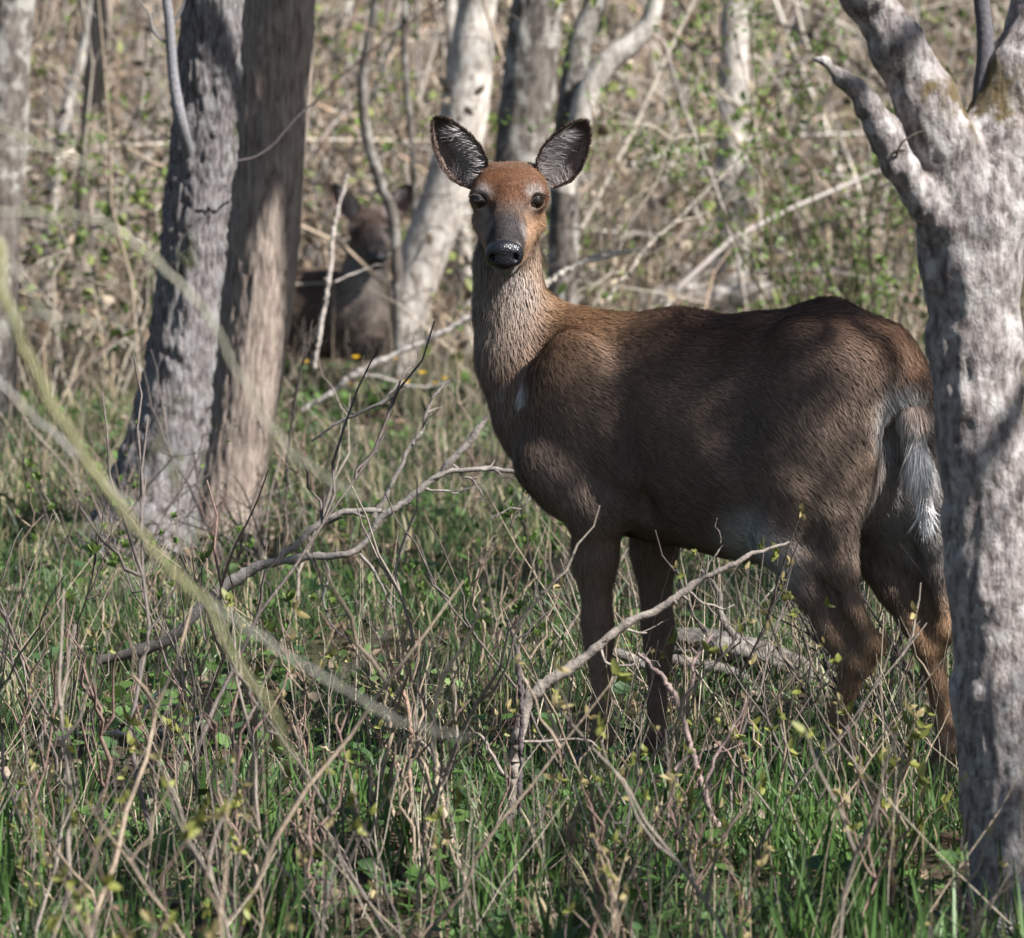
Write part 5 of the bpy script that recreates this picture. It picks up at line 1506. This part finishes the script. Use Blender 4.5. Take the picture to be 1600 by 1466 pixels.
# broad-leaved ground plants
n0 = 26000
X, Y = in_wedge(r, n0, 8.8, 23, 0.5, 0.8)
kp = dens(X, Y, 47, 3.0) > 0.48
X, Y = X[kp], Y[kp]
n = len(X)
p = np.stack([X, Y, ground(X, Y) + r.uniform(0.0, 0.075, n)], -1)
a = r.uniform(0, 6.28, n)
d = nrm(np.stack([np.cos(a), np.sin(a), r.normal(0.25, 0.35, n)], -1))
L = r.uniform(0.016, 0.05, n)
V, F4 = leaf_verts(p, d, nrm(np.array([0, 0, 1.0]) + r.normal(0, 0.4, (n, 3))), L, L * r.uniform(0.25, 0.5, n))
gc = np.array([(0.06, 0.115, 0.025), (0.085, 0.15, 0.035), (0.045, 0.09, 0.03)])[r.integers(0, 3, n)] * r.uniform(0.7, 1.25, (n, 1))
tag(mk('ground_cover', V, F4, None, M_leaf, np.repeat(gc, 6, 0)), 'low broad-leaved green plants among the grass', 'ground cover', kind='stuff')

# leaf litter and bits of twig
n = 24000
X, Y = in_wedge(r, n, 8.8, 36, 0.8, 0.9)
p = np.stack([X, Y, ground(X, Y) + r.uniform(0.002, 0.03, n)], -1)
a = r.uniform(0, 6.28, n)
d = nrm(np.stack([np.cos(a), np.sin(a), r.normal(0.05, 0.25, n)], -1))
L = r.uniform(0.02, 0.05, n)
V, F4 = leaf_verts(p, d, nrm(np.array([0, 0, 1.0]) + r.normal(0, 0.6, (n, 3))), L, L * r.uniform(0.2, 0.42, n), 0.7)
lc_ = np.array([(0.125, 0.086, 0.058), (0.175, 0.128, 0.088), (0.07, 0.05, 0.034), (0.22, 0.175, 0.13)])[r.integers(0, 4, n)] * r.uniform(0.7, 1.2, (n, 1))
tag(mk('leaf_litter', V, F4, None, M_dry, np.repeat(lc_, 6, 0)), 'dead brown leaves lying over the forest floor', 'leaf litter', kind='stuff')

# dry stalks and fine dead twigs too many to count, in the grass
n = 8000
X, Y = in_wedge(r, n, 9.3, 24, 0.4, 0.75)
kp = dens(X, Y, 53, 1.2) > 0.44
X, Y = X[kp], Y[kp]
n = len(X)
q = np.linspace(0, 1, 5)
H = r.uniform(0.08, 0.36, n) * np.where(r.random(n) < 0.2, 1.4, 1)
a = r.uniform(0, 6.28, n)
ln = np.abs(r.normal(0, 0.55, n))
pth = np.stack([X, Y, ground(X, Y) - 0.01], -1)[:, None, :] + np.stack([np.cos(a) * ln, np.sin(a) * ln, np.ones(n)], -1)[:, None, :] * (q[None, :, None] * H[:, None, None])
pth[:, 1:] += np.cumsum(r.normal(0, 0.006, (n, 4, 3)), 1)
V, F = tubes(pth, np.linspace(1, 0.4, 5)[None] * r.uniform(0.0007, 0.0020, n)[:, None], 3)
sc_ = np.array([(0.34, 0.275, 0.20), (0.22, 0.18, 0.15), (0.42, 0.36, 0.275), (0.13, 0.105, 0.09)])[r.integers(0, 4, n)]
tag(mk('dry_stems', V, F, None, M_twig, np.repeat(sc_, 15, 0)), 'fine dry stems and dead twigs through the grass', 'dry stems', kind='stuff')

# the thicket: stems, canes, twigs, dry grass and sprouting leaves beyond the clearing
ac = Acc()
n = 4200
X, Y = in_wedge(r, n, 20.5, 39, 0.9)
kp = (dens(X, Y, 59, 1.1) > 0.44) & ((Y > 23.2) | (r.random(n) < 0.35)) & (open_(X, Y) | (r.random(n) < 0.12))
X, Y = X[kp], Y[kp]
n = len(X)
K = 8
q = np.linspace(0, 1, K)
big = r.random(n) < 0.24
H = r.uniform(0.4, 1.7, n) * np.interp(Y, [20, 25, 40], [0.6, 1.0, 1.2]) * np.where(big, 1.5, 1)
a = r.uniform(0, 6.28, n)
ln = np.abs(r.normal(0, 0.42, n))
arch = np.where(r.random(n) < 0.4, r.uniform(0.3, 1.2, n), 0)
hd = np.stack([np.cos(a), np.sin(a), np.zeros(n)], -1)
pth = np.stack([X, Y, ground(X, Y) - 0.02], -1)[:, None, :] + hd[:, None, :] * ((ln[:, None] * q + arch[:, None] * q ** 2) * H[:, None])[:, :, None]
pth[:, :, 2] += (q[None] - arch[:, None] * 0.55 * q[None] ** 2) * H[:, None]
pth[:, 1:] += np.cumsum(r.normal(0, 0.028, (n, K - 1, 3)), 1)
rad = r.uniform(0.0022, 0.0055, n) * np.where(big, r.uniform(1.5, 3.2, n), 1)
V, F = tubes(pth, np.linspace(1, 0.35, K)[None] * rad[:, None], 4)
pal = np.array([(0.36, 0.285, 0.21), (0.24, 0.19, 0.15), (0.44, 0.385, 0.315), (0.085, 0.068, 0.057), (0.30, 0.265, 0.24), (0.32, 0.23, 0.16), (0.05, 0.043, 0.038), (0.50, 0.455, 0.40)])
sc_ = pal[r.integers(0, 8, n)] * r.uniform(0.75, 1.2, (n, 1))
ac.add(V, F, None, np.repeat(sc_, K * 4, 0))
# twigs on them
m_ = 11000
ii = r.integers(0, n, m_)
kk = r.integers(2, K, m_)
b0 = pth[ii, kk]
d = nrm(r.normal(0, 0.75, (m_, 3)) + np.array([0, 0, 0.3]))
L = r.uniform(0.10, 0.55, m_)
tw = b0[:, None, :] + d[:, None, :] * (np.linspace(0, 1, 4)[None, :, None] * L[:, None, None])
tw[:, 1:] += np.cumsum(r.normal(0, 0.018, (m_, 3, 3)), 1)
V, F = tubes(tw, np.linspace(1, 0.4, 4)[None] * r.uniform(0.0012, 0.0030, m_)[:, None], 3)
ac.add(V, F, None, np.repeat(sc_[ii], 12, 0))
# dead boughs lying through it
m_ = 130
X, Y = in_wedge(r, m_, 24.2, 37, 0.8)
a = r.uniform(0, 6.28, m_)
d = np.stack([np.cos(a), np.sin(a), np.abs(r.normal(0.1, 0.4, m_))], -1)
bg_ = np.stack([X, Y, ground(X, Y) + r.uniform(0, 0.25, m_)], -1)[:, None, :] + d[:, None, :] * (np.linspace(0, 1, 8)[None, :, None] * r.uniform(0.5, 1.6, m_)[:, None, None])
bg_[:, 1:] += np.cumsum(r.normal(0, 0.07, (m_, 7, 3)), 1)
V, F = tubes(bg_, np.linspace(1, 0.3, 8)[None] * r.uniform(0.006, 0.020, m_)[:, None], 6)
ac.add(V, F, None, np.repeat(np.array([(0.34, 0.30, 0.255), (0.22, 0.185, 0.155), (0.08, 0.068, 0.058)])[r.integers(0, 3, m_)], 48, 0))
tag(ac.build('thicket', M_twig), 'dense tangle of tan and grey bare stems behind the clearing', 'thicket', kind='stuff')
# dry grass between them
n = 20000
X, Y = in_wedge(r, n, 21, 38, 0.8)
kp = (dens(X, Y, 61, 1.6) > 0.47) & open_(X, Y)
X, Y = X[kp], Y[kp]
n = len(X)
V, F4, F3, cc = blades(r, X, Y, r.uniform(0.10, 0.55, n), r.uniform(0.002, 0.0055, n), np.array([(0.39, 0.315, 0.215), (0.26, 0.20, 0.14), (0.15, 0.11, 0.075), (0.46, 0.40, 0.31)])[r.integers(0, 4, n)] * r.uniform(0.75, 1.15, (n, 1)), 0.45, 0.7)
tag(mk('dry_grass', V, F4, F3, M_dry, cc), 'straw-coloured dead grass between the stems of the thicket', 'dry grass', kind='stuff')
# withered and sprouting leaves hanging in the thicket, in loose clumps
nc = 900
ci = r.integers(0, len(tw), nc)
cgreen = r.random(nc) < np.where(tw[ci, 0, 0] > 0.3, 0.72, 0.45)
n = 24000
gi = r.integers(0, nc, n)
loose = r.random(n) < 0.4
p = np.where(loose[:, None], tw[r.integers(0, len(tw), n), r.integers(1, 4, n)], tw[ci[gi], 2]) + r.normal(0, 1, (n, 3)) * np.where(loose, 0.03, 0.075)[:, None]
green = np.where(loose, r.random(n) < 0.15, cgreen[gi])
L = r.uniform(0.018, 0.06, n)
V, F4 = leaf_verts(p, nrm(r.normal(0, 1, (n, 3))), nrm(r.normal(0, 1, (n, 3))), L, L * r.uniform(0.2, 0.45, n), 0.4)
lc_ = np.where(green[:, None], np.array([(0.15, 0.205, 0.05), (0.09, 0.135, 0.035), (0.20, 0.225, 0.07)])[r.integers(0, 3, n)], np.array([(0.23, 0.17, 0.115), (0.36, 0.29, 0.21), (0.10, 0.07, 0.048)])[r.integers(0, 3, n)]) * r.uniform(0.7, 1.25, (n, 1))
tag(mk('thicket_leaves', V, F4, None, M_leaf, np.repeat(lc_, 6, 0)), 'withered brown and sprouting green leaves scattered in the thicket', 'leaves', kind='stuff')

# yellow wildflowers near the leaning tree
for k, (px, py) in enumerate([(476, 566), (560, 559), (583, 573), (618, 561), (657, 583), (676, 600), (672, 608), (697, 592), (640, 598), (545, 600)]):
    gy_ = 20.2 + (k % 4) * 0.5
    top = P(px, py, gy_)
    gz = float(ground(top[0], gy_))
    t = thing('wildflower', (top[0], gy_, gz), 'small yellow wildflower on a thin stem near the leaning pale tree', 'flower', 'yellow wildflowers near the leaning tree')
    h_ = max(top[2] - gz, 0.05)
    b0 = np.array([top[0], gy_, gz - 0.01])
    st = np.array([b0 + (np.array([top[0], gy_, gz + h_]) - b0) * q + np.array([0.01 * math.sin(q * 3 + k), 0, 0]) for q in np.linspace(0, 1, 6)])
    V_, F_ = tubes([st], [np.linspace(0.0018, 0.001, 6)], 4)
    mk('stalk', V_, F_, None, M_leaf, np.tile((0.10, 0.15, 0.04), (len(V_), 1)), True, t)
    aa = np.arange(6) * math.pi / 3
    dd = nrm(np.stack([np.cos(aa), np.sin(aa) * 0.7 - 0.2, 0.3 + 0 * aa], -1))
    V_, F_ = leaf_verts(np.tile(st[-1], (6, 1)), dd, np.tile([0, -0.4, 1.0], (6, 1)), np.full(6, 0.013), np.full(6, 0.005))
    mk('petals', V_, F_, None, M_petal, np.tile((0.75, 0.46, 0.02), (len(V_), 1)), True, t)
